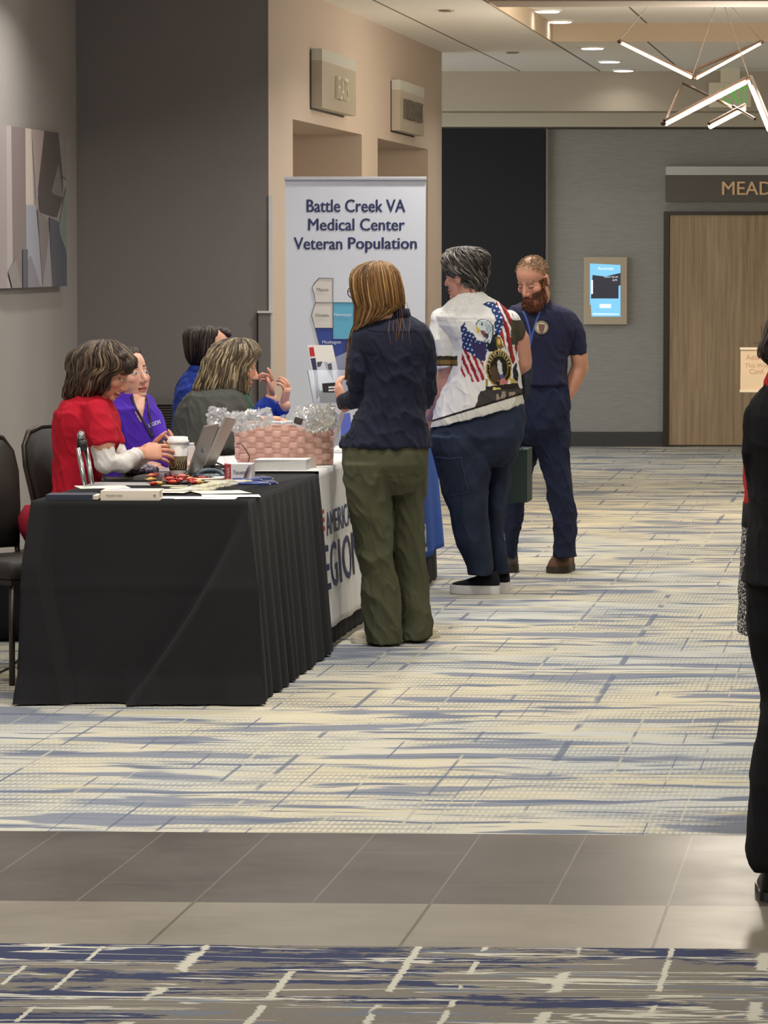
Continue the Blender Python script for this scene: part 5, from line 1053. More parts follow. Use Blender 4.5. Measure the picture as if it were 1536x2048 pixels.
def shoe(name, heel, toe, wid, hgt, m_up, m_sole, parent, sole=.028, hi=1.0, m_toe=None, laces=None, ankle=1.0):
    heel = Vector(heel); toe = Vector(toe); d = toe - heel; d.z = 0; L = d.length; d.normalize(); s = Vector((d.y, -d.x, 0))
    prof = [(0.0, .55, .75), (.05, .72, 1.0), (.18, .80, 1.05 * ankle), (.34, .82, .95 * ankle), (.50, .90, .70), (.68, 1.0, .52), (.85, .92, .42), (.95, .65, .33), (1.0, .32, .22)]
    bm = bmesh.new(); rings = []
    for t, wf, hf in prof:
        c = heel + d * L * t; rings.append([bm.verts.new(Vector((c.x, c.y, 0)) + s * (wid * wf * math.cos(a)) + Vector((0, 0, sole * .6 + (hgt * hf) * max(0, math.sin(a)) ** .8))) for a in [math.pi * k / 12 for k in range(13)]])
    for a, b in zip(rings, rings[1:]):
        for k in range(12): bm.faces.new((a[k], a[k + 1], b[k + 1], b[k]))
        bm.faces.new((a[0], b[0], b[12], a[12]))
    bm.faces.new(rings[0]); bm.faces.new(rings[-1][::-1]); up = obj(name, bm, m_up, parent, True)
    bm = bmesh.new(); lo = []; hi_ = []
    for sg in (1, -1):
        for t, wf, hf in (prof if sg > 0 else prof[::-1]):
            c = heel + d * L * (-.01 + t * 1.02); p = Vector((c.x, c.y, 0)) + s * (wid * (wf * 1.05 + .02) * sg); lo.append(p + Vector((0, 0, .001 + .010 * max(0, t - .75)))); 
    prism(bm, lo, (0, 0, sole)); obj('sole', bm, m_sole, up)
    if laces:
        bm = bmesh.new(); pts = []
        for k in range(7):
            t = .36 + .05 * k; c = heel + d * L * t; h = np.interp(t, [p[0] for p in prof], [p[2] for p in prof]) * hgt + sole * .6; pts.append(Vector((c.x, c.y, h * .97)) + s * wid * .35 * (1 if k % 2 else -1))
        tube(bm, pts, .004, 6); obj('laces', bm, laces, up)
    return up
from mathutils.bvhtree import BVHTree
def bvh_of(me): return BVHTree.FromPolygons([v.co.copy() for v in me.vertices], [tuple(p.vertices) for p in me.polygons])
def cast(bvh, px, py, lift=.002):
    o = Vector((0, 0, HC)); d = (at(px, py, 20) - o).normalized(); h, n, i, ds = bvh.ray_cast(o, d)
    return (h - d * lift) if h else None
def patch(name, bvh, poly, m, parent, lift=.002, sub=3):
    """a sewn-on piece that lies on the cloth below it"""
    bm = bmesh.new(); 
    f = bm.faces.new([bm.verts.new((x, y, 0)) for x, y in poly]); bmesh.ops.triangulate(bm, faces=[f])
    for k in range(sub): bmesh.ops.subdivide_edges(bm, edges=list(bm.edges), cuts=1, use_grid_fill=True)
    last = None
    for v in bm.verts:
        h = cast(bvh, v.co.x, v.co.y, lift); last = h or last or at(v.co.x, v.co.y, 20); v.co = h if h else last
    return obj(name, bm, m, parent)
def decal_text(name, s, bvh, cx, cy, wpx, hpx, ang, m, parent, bold=.01, lift=.003):
    me = text2d(s, wpx, hpx, bold); bm = bmesh.new(); bm.from_mesh(me); bpy.data.meshes.remove(me); ca, sa = math.cos(ang), math.sin(ang); last = None
    for v in bm.verts:
        x = cx + v.co.x * ca + v.co.y * sa; y = cy - v.co.y * ca + v.co.x * sa; h = cast(bvh, x, y, lift + v.co.z); last = h or last; v.co = h or last or at(x, y, 20)
    return obj(name, bm, m, parent)
def strap(name, bvh, pts, r, m, parent, lift=.003):
    P3 = []
    for (x0, y0), (x1, y1) in zip(pts, pts[1:]):
        for k in range(6):
            h = cast(bvh, x0 + (x1 - x0) * k / 6, y0 + (y1 - y0) * k / 6, lift)
            if h: P3.append(h)
    if len(P3) < 2: return None
    bm = bmesh.new(); tube(bm, P3, (r, r * .35) if isinstance(r, tuple) else [(r, r * .35)] * len(P3), 8, (0, 1, 0)); return obj(name, bm, m, parent, True)
def RL(Y, rows, dy=None):
    """rows of (y, cx, hw, hd[, tilt[, dY]])"""
    out = []
    for row in rows:
        y, cx, hw, hd = row[:4]; out.append(ring(cx, y, Y + (row[5] if len(row) > 5 else 0), hw, hd, row[4] if len(row) > 4 else 0))
    return out
def TB(pts): return [at(x, y, Y) for x, y, Y in pts]
def garment(name, lofts, tubes, m, parent, voxel=.006, wr=(.006, (7, 7, 5), 1), it=4, wfn=None, cut=None, post=None, k=1.0):
    bm = bmesh.new()
    for l in lofts: loft(bm, l, 44, k)
    for pts, rad in tubes:
        tube(bm, pts, rad, 16); ell(bm, pts[0], (rad[0],) * 3 if not isinstance(rad[0], tuple) else (rad[0][0],) * 3, None, 14, 10)
        for p, r in zip(pts[1:-1], rad[1:-1]): ell(bm, p, (r * .98,) * 3, None, 14, 10)
    me = fuse(bm, voxel, it)
    if wr: wrinkle(me, *wr[:3], fn=wfn)
    bv = bvh_of(me)
    if post: post(me)
    if cut:
        bm = bmesh.new(); bm.from_mesh(me); co = coords(me); px, py = topx(co); kill = cut(co, px, py); bm.verts.ensure_lookup_table()
        bmesh.ops.delete(bm, geom=[bm.verts[i] for i in np.where(kill)[0]], context='VERTS'); bm.to_mesh(me); bm.free(); smooth_me(me)
    o = bpy.data.objects.new(name, me); me.name = name; C.objects.link(o); me.materials.append(m); me.transform(Matrix.Translation(-wloc(parent))); o.parent = parent
    return o, bv
def body(parent, M, s, lofts, tubes, neck, skin, hands=(), beard=None, k=.86, tk=.84, jaw=1.0, ears=True, **kw):
    bm = bmesh.new()
    for l in lofts: loft(bm, l, 32, k)
    for pts, rad in tubes:
        rr = [r * tk for r in rad]; tube(bm, pts, rr, 14)
        for p, r in zip(pts, rr): ell(bm, p, (r,) * 3, None, 12, 8)
    S = M @ Matrix.Scale(s, 4); tube(bm, [S @ Vector((0, -.015, -.03)), S @ Vector((0, -.022, -.10)), neck[0]], [.054 * s, .056 * s, neck[1]], 16)
    b = fuse(bm, .008, 3); hb = head_bm(M, s, beard is not None, jaw, ears); tube(hb, [S @ Vector((0, -.015, -.03)), (S @ Vector((0, -.022, -.10))).lerp(neck[0], .25)], [.055 * s, .057 * s], 16); h = fuse(hb, .003, 3); parts = [b, h]
    if hands:
        hm = bmesh.new()
        for a in hands: hand(hm, **a)
        parts.append(hm)
    me = merge(*parts); skin_paint(me, M, s, skin, beard=beard, **kw); return obj('body', me, M_SKIN, parent, True)
def person(px, py, label):
    p = onz(px, py, 0); return thing('person', label, 'person', (p.x, p.y, 0))
SK = (222, 168, 142)
# ---------------------------------------------------------------- woman in navy shirt and olive trousers (back view)
Y = 17.12
t = person(780, 1284, 'woman with long ginger-blonde hair in navy shirt and olive trousers, back turned')
pel = RL(Y, [(868, 770, 82, .115), (885, 770, 86, .125), (905, 771, 87, .135, 0, -.005), (928, 769.5, 86.5, .138, 0, -.008), (945, 770, 83, .132), (960, 771, 74, .115), (978, 776, 52, .085), (990, 779, 26, .05)])
ll = RL(Y - .03, [(925, 735, 50, .125), (960, 734.5, 47.5, .12), (1000, 738.5, 43, .11), (1060, 744.5, 38.5, .095), (1100, 750, 36.5, .09), (1150, 757.5, 36.5, .088), (1200, 761, 38, .09), (1250, 766, 35.5, .095), (1275, 769, 34, .1), (1286, 769, 34, .1)])
rl = RL(Y + .12, [(925, 808, 47, .12), (960, 818, 36, .11), (1000, 816, 33, .105), (1060, 815.5, 31, .095), (1100, 818.5, 31, .09), (1150, 825, 31, .088), (1200, 829, 29.5, .09), (1250, 833, 31, .095), (1270, 832, 30, .1), (1279, 829, 26, .1)])
m_olive = fabric('olive cotton', (84, 85, 64), bump=0.3, scale=300, var=0.07)
garment('trousers', [pel, ll, rl], [], m_olive, t, wr=(.011, (9, 9, 6), 3), wfn=lambda p: 0.35 if p[2] > .74 else 0.9)
tor = RL(Y, [(632, 797, 24, .07), (640, 797, 38, .085), (650, 790, 62, .10), (662, 786, 76, .115), (680, 786, 78, .125), (700, 788, 74, .13), (740, 793, 64, .125), (780, 790, 62, .12), (812, 784, 66, .12), (850, 778, 76, .13), (880, 772, 88, .14), (893, 771, 91, .145)])
ar_l = (TB([(727, 676, Y), (719, 740, Y - .02), (716, 795, Y + .02), (690, 803, Y + .24)]), [.056, .052, .046, .036]); ar_r = (TB([(842, 680, Y), (853, 740, Y), (852, 796, Y + .04), (800, 812, Y + .28)]), [.055, .05, .045, .035])
m_navy = fabric('navy cotton shirt', (31, 35, 54), bump=0.25, scale=300, var=0.06, sheen=0.05, rough=.75)
sh, bv = garment('shirt', [tor], [ar_l, ar_r], m_navy, t, wr=(.010, (10, 10, 8), 9), wfn=lambda p: 0.5 if p[2] > 1.25 else 1.0)
bm = bmesh.new(); loft(bm, RL(Y, [(636, 797, 26, .075), (626, 797, 24, .07), (617, 797, 22, .066)]), 32); obj('collar', bm, m_navy, sh, True)
strap('yoke_seam', bv, [(735, 660), (760, 664), (800, 664), (840, 662)], .002, fabric('navy thread', (22, 25, 40)), sh, .001)
M = headframe(at(751, 577, Y), (-.80, .58, -.14)); neck = (at(795, 640, Y), .058)
w = at(686, 806, Y + .29)
body(t, M, 1.0, [tor, pel[:5], ll[1:-1], rl[1:-1]], [ar_l, ar_r], neck, SK, k=.8, hands=[dict(w=at(688, 808, Y + .22), d=(-.25, .35, .62), n=(.7, .3, .1), thumb=1, curl=(.35, .4, .5, .5), spread=.1), dict(w=at(798, 813, Y + .28), d=(-.8, .6, .1), n=(0, .2, -1), thumb=-1)], brow=(150, 110, 70))
HR = RL(Y, [(522, 753, 5, .02), (525, 753, 20, .055), (532, 751, 34, .085), (544, 750, 45, .105), (560, 751, 49, .115), (580, 754, 50.5, .118), (600, 757, 49, .115), (615, 760, 46, .108), (628, 752, 41, .10, -6), (640, 742, 31, .085, -10), (655, 724, 19, .06, -6, .03), (680, 709, 10, .04, 0, .08), (720, 700, 6, .025, 0, .1), (760, 694, 3, .012, 0, .12)])
ginger = [(100, 70, 40), (130, 94, 54), (160, 122, 74), (186, 152, 102), (114, 79, 44), (106, 73, 40), (146, 107, 62)]
obj('hair', hair_mesh(HR, ginger, 420, .0032, .004, 5.0, seed=4, voxel=.005), M_HAIR, t)
# a few strands fallen over the collar and the back
bm = bmesh.new(); rr = random.Random(5)
for i in range(9):
    x = 778 + rr.uniform(0, 42); sl = rr.uniform(-.7, 1.0); L = rr.uniform(5, 9); pts = []
    for k in range(8):
        h = cast(bv, x + k * sl + 2.2 * math.sin(k * .8 + i), 630 + k * L, .003)
        if h: pts.append(h)
    if len(pts) > 2: tube(bm, [at(x - 4, 606, Y - .09)] + pts, [.0011] * (len(pts)) + [.0004], 4)
obj('loose_strands', bm, mat('ginger strands', (120, 84, 50), 0.5), t)
bm = bmesh.new(); G = lambda x, y, z: M @ Vector((x, y, z))
for sx in (-.034, .034):
    pts = [G(sx + .027 * math.cos(a), .104, -.004 + .022 * math.sin(a)) for a in [k * math.pi / 9 for k in range(19)]]; tube(bm, pts, .0022, 6)
tube(bm, [G(-.008, .106, 0), G(.008, .106, 0)], .002, 6)
for sx in (-1, 1): tube(bm, [G(.061 * sx, .102, 0), G(.080 * sx, .04, .004), G(.082 * sx, -.02, .002)], .002, 6)
obj('glasses', bm, mat('dark frame', (46, 48, 54), 0.3), t)
m_tan = fabric('cream canvas shoe', (206, 192, 170), bump=0.2, scale=200); m_solew = mat('pale rubber', (222, 214, 198), 0.6)
hl = onz(796, 1289, 0); shoe('shoe', (hl.x, hl.y, 0), (onz(706, 1284, 0).x, hl.y + .10, 0), .046, .075, m_tan, m_solew, t, .022)
hl = onz(822, 1280, 0); shoe('shoe', (hl.x, hl.y, 0), (onz(866, 1279, 0).x + .01, hl.y + .17, 0), .046, .075, m_tan, m_solew, t, .022)
# paper strip she holds
bm = bmesh.new(); prism(bm, [at(682, 822, Y + .3), at(690, 824, Y + .3), at(676, 872, Y + .32), at(667, 870, Y + .32)], (0, .002, 0)); tag(obj('paper_strip', bm, m_paper), 'white paper strip held down by the hand of the navy-shirted woman', 'paper')
# ---------------------------------------------------------------- woman in the eagle shirt
Y = 19.72
t = person(955, 1188, 'grey-haired woman in white shirt printed with eagle and flags, blue jeans')
pel = RL(Y, [(800, 962, 78, .15, -8), (825, 962, 88, .17, -14), (850, 957, 95, .18, -10), (872, 954, 93, .185, -2, -.01), (895, 952, 87, .175), (915, 953, 74, .14), (932, 958, 48, .08)])
ll = RL(Y - .05, [(870, 912, 52, .15), (900, 918, 54, .15), (929, 926, 55, .145), (960, 930, 50, .135), (988, 931, 47, .125), (1023, 938, 39.5, .115), (1072, 944, 37, .105), (1110, 953, 31, .1), (1135, 959, 27, .1), (1150, 959.5, 25.5, .1)])
rl = RL(Y + .16, [(870, 1000, 45, .15), (924, 1000, 30, .14), (960, 998, 24, .13), (1000, 993, 20, .12), (1030, 990, 17, .11), (1067, 992, 15, .1), (1110, 997, 16, .1), (1144, 1002, 17, .1)])
m_jean = mat('dark blue denim', (40, 48, 66), 0.9, bump=0.3, scale=7, var=0.42, spec=0.2)
jn, bvj = garment('jeans', [pel, ll, rl], [], m_jean, t, wr=(.008, (6, 6, 4), 5))
patch('cargo_pocket', bvj, [(872, 912), (918, 905), (922, 916), (936, 982), (890, 991)], fabric('pocket denim', (36, 42, 58), bump=0.35, scale=420, var=0.16), jn, .006, 2)
strap('pocket_seam', bvj, [(871, 914), (900, 918), (922, 914), (936, 984), (892, 992)], .0016, fabric('seam thread', (66, 78, 104)), jn, .007)
tor = RL(Y, [(582, 942, 22, .065), (592, 943, 32, .085), (603, 946, 50, .11), (617, 947, 66, .135), (635, 948, 78, .155, 3), (655, 952, 80, .165, 5), (680, 966, 68, .17, 4), (700, 970, 65, .17), (725, 970, 66, .17), (750, 970, 72, .175), (775, 966, 79, .18), (800, 960, 86, .185, -6), (820, 956, 91, .19, -16), (832, 953, 93, .19, -24)])
sl_l = (TB([(884, 640, Y), (882, 680, Y - .03), (893, 732, Y - .02)]), [.06, .062, .052]); sl_r = (TB([(1018, 642, Y), (1030, 662, Y + .01), (1038, 676, Y + .02)]), [.055, .05, .045])
ab_l = (TB([(884, 640, Y), (896, 732, Y), (888, 785, Y + .04), (862, 832, Y + .2)]), [.05, .047, .042, .032]); ab_r = (TB([(1018, 642, Y), (1040, 680, Y + .03), (1046, 722, Y + .06), (1035, 800, Y + .22), (1030, 858, Y + .28)]), [.05, .05, .047, .036, .03])
def eagle(me):
    co = coords(me); px, py = topx(co); jt = np.array([noise.noise(Vector((a * .13, b * .13, 2.0))) for a, b in zip(px, py)]); px = px + 1.6 * jt; py = py + 1.4 * jt[::-1] * 0; n = len(px); col = np.tile(np.array((228, 227, 224), float), (n, 1))
    no = np.empty(n * 3); me.vertices.foreach_get('normal', no); no = no.reshape(-1, 3); bk = no[:, 1] < .25
    g = lambda z: [(900 + a / 7.878, 560 + b / 7.878) for a, b in z]
    def fill(poly, c, m=None):
        k = inpoly(px, py, g(poly)) & bk
        if m is not None: k &= m
        col[k] = c; return k
    # faint grey dotted yoke
    yk = inpoly(px, py, [(870, 640), (880, 605), (925, 588), (955, 600), (930, 625), (900, 650)]) & bk
    dots = (np.sin(px * 2.2) > .5) & (np.sin(py * 1.6) > .2); col[yk & dots] = (176, 172, 168)
    fl = [(730, 325), (850, 380), (985, 540), (1045, 760), (1065, 1100), (1010, 1330), (960, 1300), (930, 1150), (870, 1080), (800, 900), (760, 740), (740, 560), (700, 420)]
    k = fill(fl, (160, 42, 46)); q = (px - 900) * 7.878; r = (py - 560) * 7.878
    st = np.sin((q - 0.33 * r + 30 * np.sin(r / 160)) / 17.0) > .15; col[k & st] = (226, 222, 218); col[k & (np.sin((q - 0.33 * r + 30 * np.sin(r / 160)) / 17.0 - 1.4) > .86)] = (92, 34, 44)
    bl = fill([(515, 380), (580, 345), (690, 345), (760, 420), (830, 560), (840, 700), (790, 870), (720, 900), (690, 700), (720, 620), (640, 450)], (44, 66, 118)); 
    star = lambda sp: (np.sin(q / sp + r / (sp * 2.2)) > .35) & (np.sin(r / sp - q / (sp * 3)) > .35)
    col[bl & star(12.0)] = (214, 222, 234)
    bl = fill([(165, 740), (235, 660), (265, 790), (380, 850), (420, 950), (560, 980), (590, 1090), (540, 1290), (420, 1230), (340, 1200), (240, 1110), (190, 1080), (185, 870)], (42, 60, 108)); col[bl & star(11.0)] = (206, 214, 228)
    fill([(330, 930), (440, 1000), (560, 1010), (560, 1260), (470, 1280), (400, 1160)], (58, 52, 92))
    k = fill([(195, 1080), (300, 1140), (420, 1230), (520, 1300), (570, 1560), (430, 1610), (350, 1610), (300, 1480), (225, 1540), (165, 1420)], (152, 36, 44)); st = np.sin((q - 0.42 * r) / 15.0 + .8) > .1; col[k & st] = (222, 214, 212)
    fill([(560, 930), (740, 830), (800, 1000), (740, 1120), (600, 1130)], (34, 36, 48))
    fill([(405, 698), (452, 625), (540, 610), (628, 650), (684, 716), (690, 800), (684, 866), (640, 1020), (585, 980), (550, 1010), (528, 905), (462, 780), (420, 770)], (44, 48, 58))
    fill([(415, 700), (460, 635), (540, 620), (620, 660), (670, 720), (670, 860), (630, 1000), (590, 960), (560, 1000), (540, 900), (470, 770), (430, 760)], (206, 216, 220)); fill([(560, 700), (640, 720), (650, 800), (600, 860), (570, 800)], (176, 192, 200))
    ft = inpoly(px, py, g([(560, 700), (670, 720), (670, 860), (630, 1000), (560, 960)])) & bk & (np.sin((q + .5 * r) / 9.0) > .55); col[ft] = (150, 166, 176); fill([(540, 820), (610, 850), (600, 930), (560, 920)], (60, 62, 74)); fill([(415, 740), (475, 740), (470, 800), (450, 850), (420, 830)], (214, 190, 84)); fill([(480, 790), (550, 800), (545, 900), (500, 860)], (128, 72, 66)); fill([(490, 680), (515, 680), (512, 720), (492, 715)], (50, 54, 64))
    # round emblem
    cx, cy = 770, 1390; d = np.hypot((q - cx) / 205, (r - cy) / 290); top = r < 1680
    k = (d < 1) & bk & top; col[k] = (40, 36, 30); ringm = k & ((np.abs(d - .96) < .05) | (np.abs(d - .70) < .02)); col[ringm] = (176, 150, 72)
    an = np.arctan2((r - cy) / 290, (q - cx) / 205); lt = k & (d > .76) & (d < .90) & (np.sin(an * 26) > .1) & (r < 1360); col[lt] = (196, 184, 150)
    fill([(745, 1290), (775, 1250), (800, 1300), (830, 1480), (790, 1500), (760, 1400)], (206, 210, 208)); fill([(650, 1380), (700, 1340), (770, 1440), (780, 1560), (700, 1640), (640, 1560)], (84, 66, 50)); fill([(790, 1560), (860, 1540), (910, 1630), (780, 1650)], (196, 120, 124)); fill([(780, 1480), (850, 1500), (840, 1545), (790, 1550)], (70, 92, 150))
    fill([(720, 900), (790, 900), (850, 1060), (790, 1100), (730, 1040)], (120, 104, 48)); fill([(740, 930), (780, 925), (800, 1010), (750, 1030)], (196, 168, 84)); fill([(730, 870), (770, 880), (760, 900)], (228, 220, 206))
    fill([(560, 1560), (600, 1560), (600, 1700), (560, 1700)], (150, 128, 64)); fill([(940, 1540), (1030, 1560), (1040, 1650), (960, 1660)], (196, 176, 96)); fill([(560, 1680), (1060, 1620), (1120, 1740), (900, 1740), (560, 1740)], (44, 42, 38)); fill([(680, 1690), (800, 1700), (800, 1725), (680, 1730)], (222, 208, 126))
    fill([(985, 1400), (1040, 1300), (1080, 1500), (1060, 1620), (1000, 1540)], (40, 40, 46))
    # black lower sweep with letters, then hem bands
    fill([(470, 1760), (560, 1735), (1300, 1700), (1300, 2000), (340, 2200)], (66, 62, 60))
    fill([(725, 1790), (760, 1790), (790, 1880), (820, 1760), (880, 1760), (870, 1860), (800, 2010), (750, 2010)], (160, 146, 128)); fill([(930, 1760), (1030, 1760), (1020, 1880), (930, 1900)], (160, 146, 128))
    line = 854 - (px - 860) * (854 - 798) / (1044 - 860); hemd = line - py
    col[bk & (hemd < 13) & (hemd > 8.5)] = (34, 32, 32); col[bk & (hemd <= 8.5) & (py > 700)] = (216, 214, 204)
    # sleeve bands, dark right sleeve
    sl = (px < 915) & (py > 712) & (py < 745) & (co[:, 1] < 19.9); col[sl & (py < 720)] = (62, 54, 44); col[sl & (py >= 720) & (py < 729)] = (128, 104, 60); col[sl & (py >= 729) & (py < 732)] = (58, 44, 36); col[sl & (py >= 732)] = (232, 230, 226)
    col[(px > 1022) & (py > 640) & (py < 690)] = (74, 70, 58)
    paint(me, col)
sh, bve = garment('printed_shirt', [tor], [sl_l, sl_r], M_PRINT, t, voxel=.0036, wr=(.006, (8, 8, 7), 12), it=5, wfn=lambda p: 0.4 if p[2] > 1.35 else 1.0, post=eagle)
M = headframe(at(930, 549, Y), (-.80, .55, -.08)); neck = (at(940, 600, Y), .062)
SK2 = (206, 152, 128)
body(t, M, 1.06, [tor, pel[:5], ll[1:-1], rl[1:-1]], [ab_l, ab_r], neck, SK2, k=.82, tk=1.0, hands=[dict(w=at(862, 832, Y + .2), d=(-.35, .3, -.85), n=(.5, .6, 0), thumb=1), dict(w=at(1030, 858, Y + .28), d=(-.05, .1, -1), n=(-1, 0, 0), thumb=1, curl=(.8, .8, .8, .8))], brow=(90, 86, 82))
HR = RL(Y, [(493, 932, 6, .02), (496, 932, 24, .06), (502, 932, 36, .085), (512, 932, 44, .105), (525, 931, 44.5, .112), (540, 932, 43, .112), (552, 938, 36, .10), (562, 945, 27, .085), (574, 946, 23, .075), (585, 946, 19, .065)])
grey = [(58, 54, 50), (80, 75, 70), (112, 106, 100), (70, 65, 61), (134, 128, 121), (62, 58, 54), (92, 87, 82)]
obj('hair', hair_mesh(HR, grey, 900, .0036, .014, 15.0, seed=8, flow=1.6, lift=(0, .05), span=(.10, .30)), M_HAIR, t)
m_blks = fabric('black knit shoe', (26, 26, 32), bump=0.3, scale=300); m_sole2 = mat('white foam sole', (226, 224, 222), 0.55)
hl = onz(998, 1188, 0); sh_ = shoe('shoe', (hl.x, hl.y, 0), (onz(902, 1188, 0).x, hl.y + .04, 0), .052, .085, m_blks, m_sole2, t, .042)
hl = onz(1018, 1182, 0); shoe('shoe', (hl.x, hl.y + .02, 0), (hl.x - .22, hl.y + .08, 0), .052, .085, m_blks, m_sole2, t, .042)
# grey jacket draped over her right forearm
bm = bmesh.new(); loft(bm, RL(Y + .12, [(716, 1046, 11, .04), (730, 1050, 13, .06), (755, 1052, 12, .07), (780, 1050, 10, .065), (800, 1046, 6, .05)]), 24); me = fuse(bm, .005, 2); wrinkle(me, .006, (18, 18, 5), 2)
tag(obj('folded_jacket', me, fabric('charcoal sheer cloth', (56, 60, 72))), 'charcoal jacket draped over the right forearm of the eagle-shirt woman', 'jacket')
# dark green paper bag hanging from her right hand
yb = Y + .28; a = at(1000, 899, yb); b = at(1054, 1005, yb); dd = .11
t2 = thing('paper_bag', 'dark green paper carrier bag hanging beside the blue jeans', 'bag', ((a.x + b.x) / 2, yb, b.z))
bm = bmesh.new(); x0, x1, z0, z1 = a.x, b.x, b.z, a.z; e_ = .03
def pq(x, y, z): return Vector((x, y, z))
prism(bm, [pq(x0, yb, z0), pq(x1, yb, z0), pq(x1 + e_, yb + dd, z0 + .008), pq(x0 + e_, yb + dd, z0 + .008)], (0, 0, z1 - z0)); obj('bag_body', bm, mat('dark green paper', (30, 56, 52), 0.5, bump=0.1, scale=30), t2)
bm = bmesh.new(); prism(bm, [pq(x0 - .001, yb - .002, z1 - .004), pq(x1 + .001, yb - .002, z1 - .004), pq(x1 + e_ + .001, yb + dd + .002, z1 + .004), pq(x0 + e_, yb + dd + .002, z1 + .004)], (0, 0, .004)); obj('bag_rim', bm, mat('green rim', (60, 92, 84), 0.5), t2)
bm = bmesh.new(); tube(bm, [pq(x0 + .03, yb + .02, z1), at(1026, 882, yb + .03), pq(x1 - .02, yb + .02, z1)], .003, 6); obj('handle', bm, mat('green cord', (44, 70, 66), 0.6), t2)
# ---------------------------------------------------------------- bearded man in the navy polo
Y = 20.95
t = person(1090, 1148, 'bearded balding man in navy polo shirt, looking down, hand in pocket')
pel = RL(Y, [(745, 1082, 47, .12), (770, 1084, 52, .125), (800, 1086, 54, .13), (830, 1086, 54, .13), (855, 1084, 54, .12), (873, 1080, 44, .10), (888, 1076, 26, .07)])
ll = RL(Y + .02, [(820, 1108, 32, .115), (860, 1106, 34, .11), (894, 1103, 35.5, .105), (929, 1110, 29, .098), (968, 1118, 27, .092), (1030, 1127, 25, .085), (1080, 1130, 21, .08), (1100, 1130.5, 21.5, .085), (1114, 1132, 22.5, .09)])
rl = RL(Y + .18, [(820, 1066, 32, .11), (894, 1048, 32, .1), (950, 1036, 26, .095), (1008, 1028, 20, .09), (1043, 1025, 18, .085), (1082, 1022, 12, .08), (1117, 1022, 10, .08), (1132, 1022, 9, .08)])
m_chino = fabric('navy chinos', (38, 44, 66), bump=0.25, scale=300, var=0.08)
tr_, bvp = garment('trousers', [pel, ll, rl], [], m_chino, t, wr=(.010, (9, 9, 6), 15))
tor = RL(Y, [(600, 1076, 20, .06, 0, .05), (606, 1076, 32, .075, 0, .04), (614, 1075, 54, .10, 0, .01), (624, 1076, 70, .115), (640, 1080, 76, .125), (660, 1082, 74, .13), (690, 1084, 62, .13), (720, 1083, 52, .128), (750, 1082, 51, .135), (770, 1083, 54, .138)])
sl_l = (TB([(1138, 640, Y), (1150, 668, Y - .01), (1156, 708, Y)]), [.05, .052, .048]); sl_r = (TB([(1018, 640, Y), (1010, 670, Y), (1008, 706, Y)]), [.05, .052, .048])
ab_l = (TB([(1136, 646, Y), (1158, 712, Y), (1160, 735, Y + .02), (1143, 772, Y + .02), (1124, 806, Y - .0)]), [.03, .046, .047, .042, .031]); ab_r = (TB([(1020, 646, Y), (1008, 706, Y), (1004, 740, Y), (1012, 800, Y + .05)]), [.03, .048, .045, .035])
m_polo = fabric('navy pique polo', (42, 43, 68), bump=0.25, scale=420, var=0.06, sheen=.05)
sh, bvm = garment('polo_shirt', [tor], [sl_l, sl_r], m_polo, t, wr=(.006, (8, 8, 7), 22))
M = headframe(at(1065, 559, Y - .10), (-.50, -.72, -.48)); neck = (at(1074, 610, Y + .01), .062)
body(t, M, 1.0, [tor, pel[:5], ll[1:-1], rl[1:-1]], [ab_l, ab_r], neck, (216, 158, 130), beard=(112, 70, 46), scalp=(140, 110, 82), brow=(150, 116, 84), jaw=1.04, k=.82, tk=1.0, eyes='down',
     hands=[dict(w=at(1123, 808, Y), d=(-.35, -.05, -.9), n=(-1, 0, .2), thumb=-1, curl=(.2, .2, .2, .2)), dict(w=at(1012, 800, Y + .05), d=(.1, -.1, -1), n=(1, 0, 0), thumb=1)])
# short beard tufts and cropped hair
def tufts(name, M, s, n, fn, cols, L, r, parent, seed, down=(0, .2, -1)):
    rr = random.Random(seed); bm = bmesh.new(); cl = []; S = M @ Matrix.Scale(s, 4)
    for i in range(n):
        p, nv = fn(rr); d = (Vector(nv) * .6 + Vector(down)).normalized(); l = L * rr.uniform(.6, 1.3)
        tube(bm, [S @ (Vector(p) - Vector(nv) * .004), S @ (Vector(p) + Vector(nv) * .003 + d * l * .4), S @ (Vector(p) + d * l)], [r * s, r * s, r * .3 * s], 4); cl += [np.array(rr.choice(cols), float) * rr.uniform(.8, 1.2)] * 12
    me = bpy.data.meshes.new(name); bm.to_mesh(me); bm.free(); paint(me, np.clip(cl, 3, 250)); return obj(name, me, M_HAIR, parent, True)
def on_ell(rr, c, r, lo, hi, ylim=-2):
    while True:
        v = Vector((rr.gauss(0, 1), rr.gauss(0, 1), rr.gauss(0, 1))).normalized()
        if lo <= v.z <= hi and v.y > ylim: return Vector(c) + Vector((v.x * r[0], v.y * r[1], v.z * r[2])), v
def beard_pt(rr):
    if rr.random() < .65: return on_ell(rr, (0, .052, -.104), (.056, .046, .040), -1, .55, -.1)
    if rr.random() < .5: return on_ell(rr, (0, .076, -.116), (.036, .026, .030), -1, .3, -.1)
    k = rr.choice((-1, 1)); z = rr.uniform(-.10, -.01); return Vector((k * (.068 + .01 * (z + .05)), .018 + .01 * rr.random() - .2 * (z + .06), z)), Vector((k, .2, 0)).normalized()
tufts('beard', M, 1.0, 700, beard_pt, [(104, 62, 40), (128, 78, 50), (82, 48, 32), (146, 98, 66)], .018, .0014, t, 3)
def crop_pt(rr):
    while True:
        p, v = on_ell(rr, (0, -.012, .035), (.077, .095, .083), -.55, .97)
        if p.y < .045 - .9 * max(0, .075 - p.z) and (abs(p.x) > .045 or p.y < .03 or rr.random() < .75): return p, v
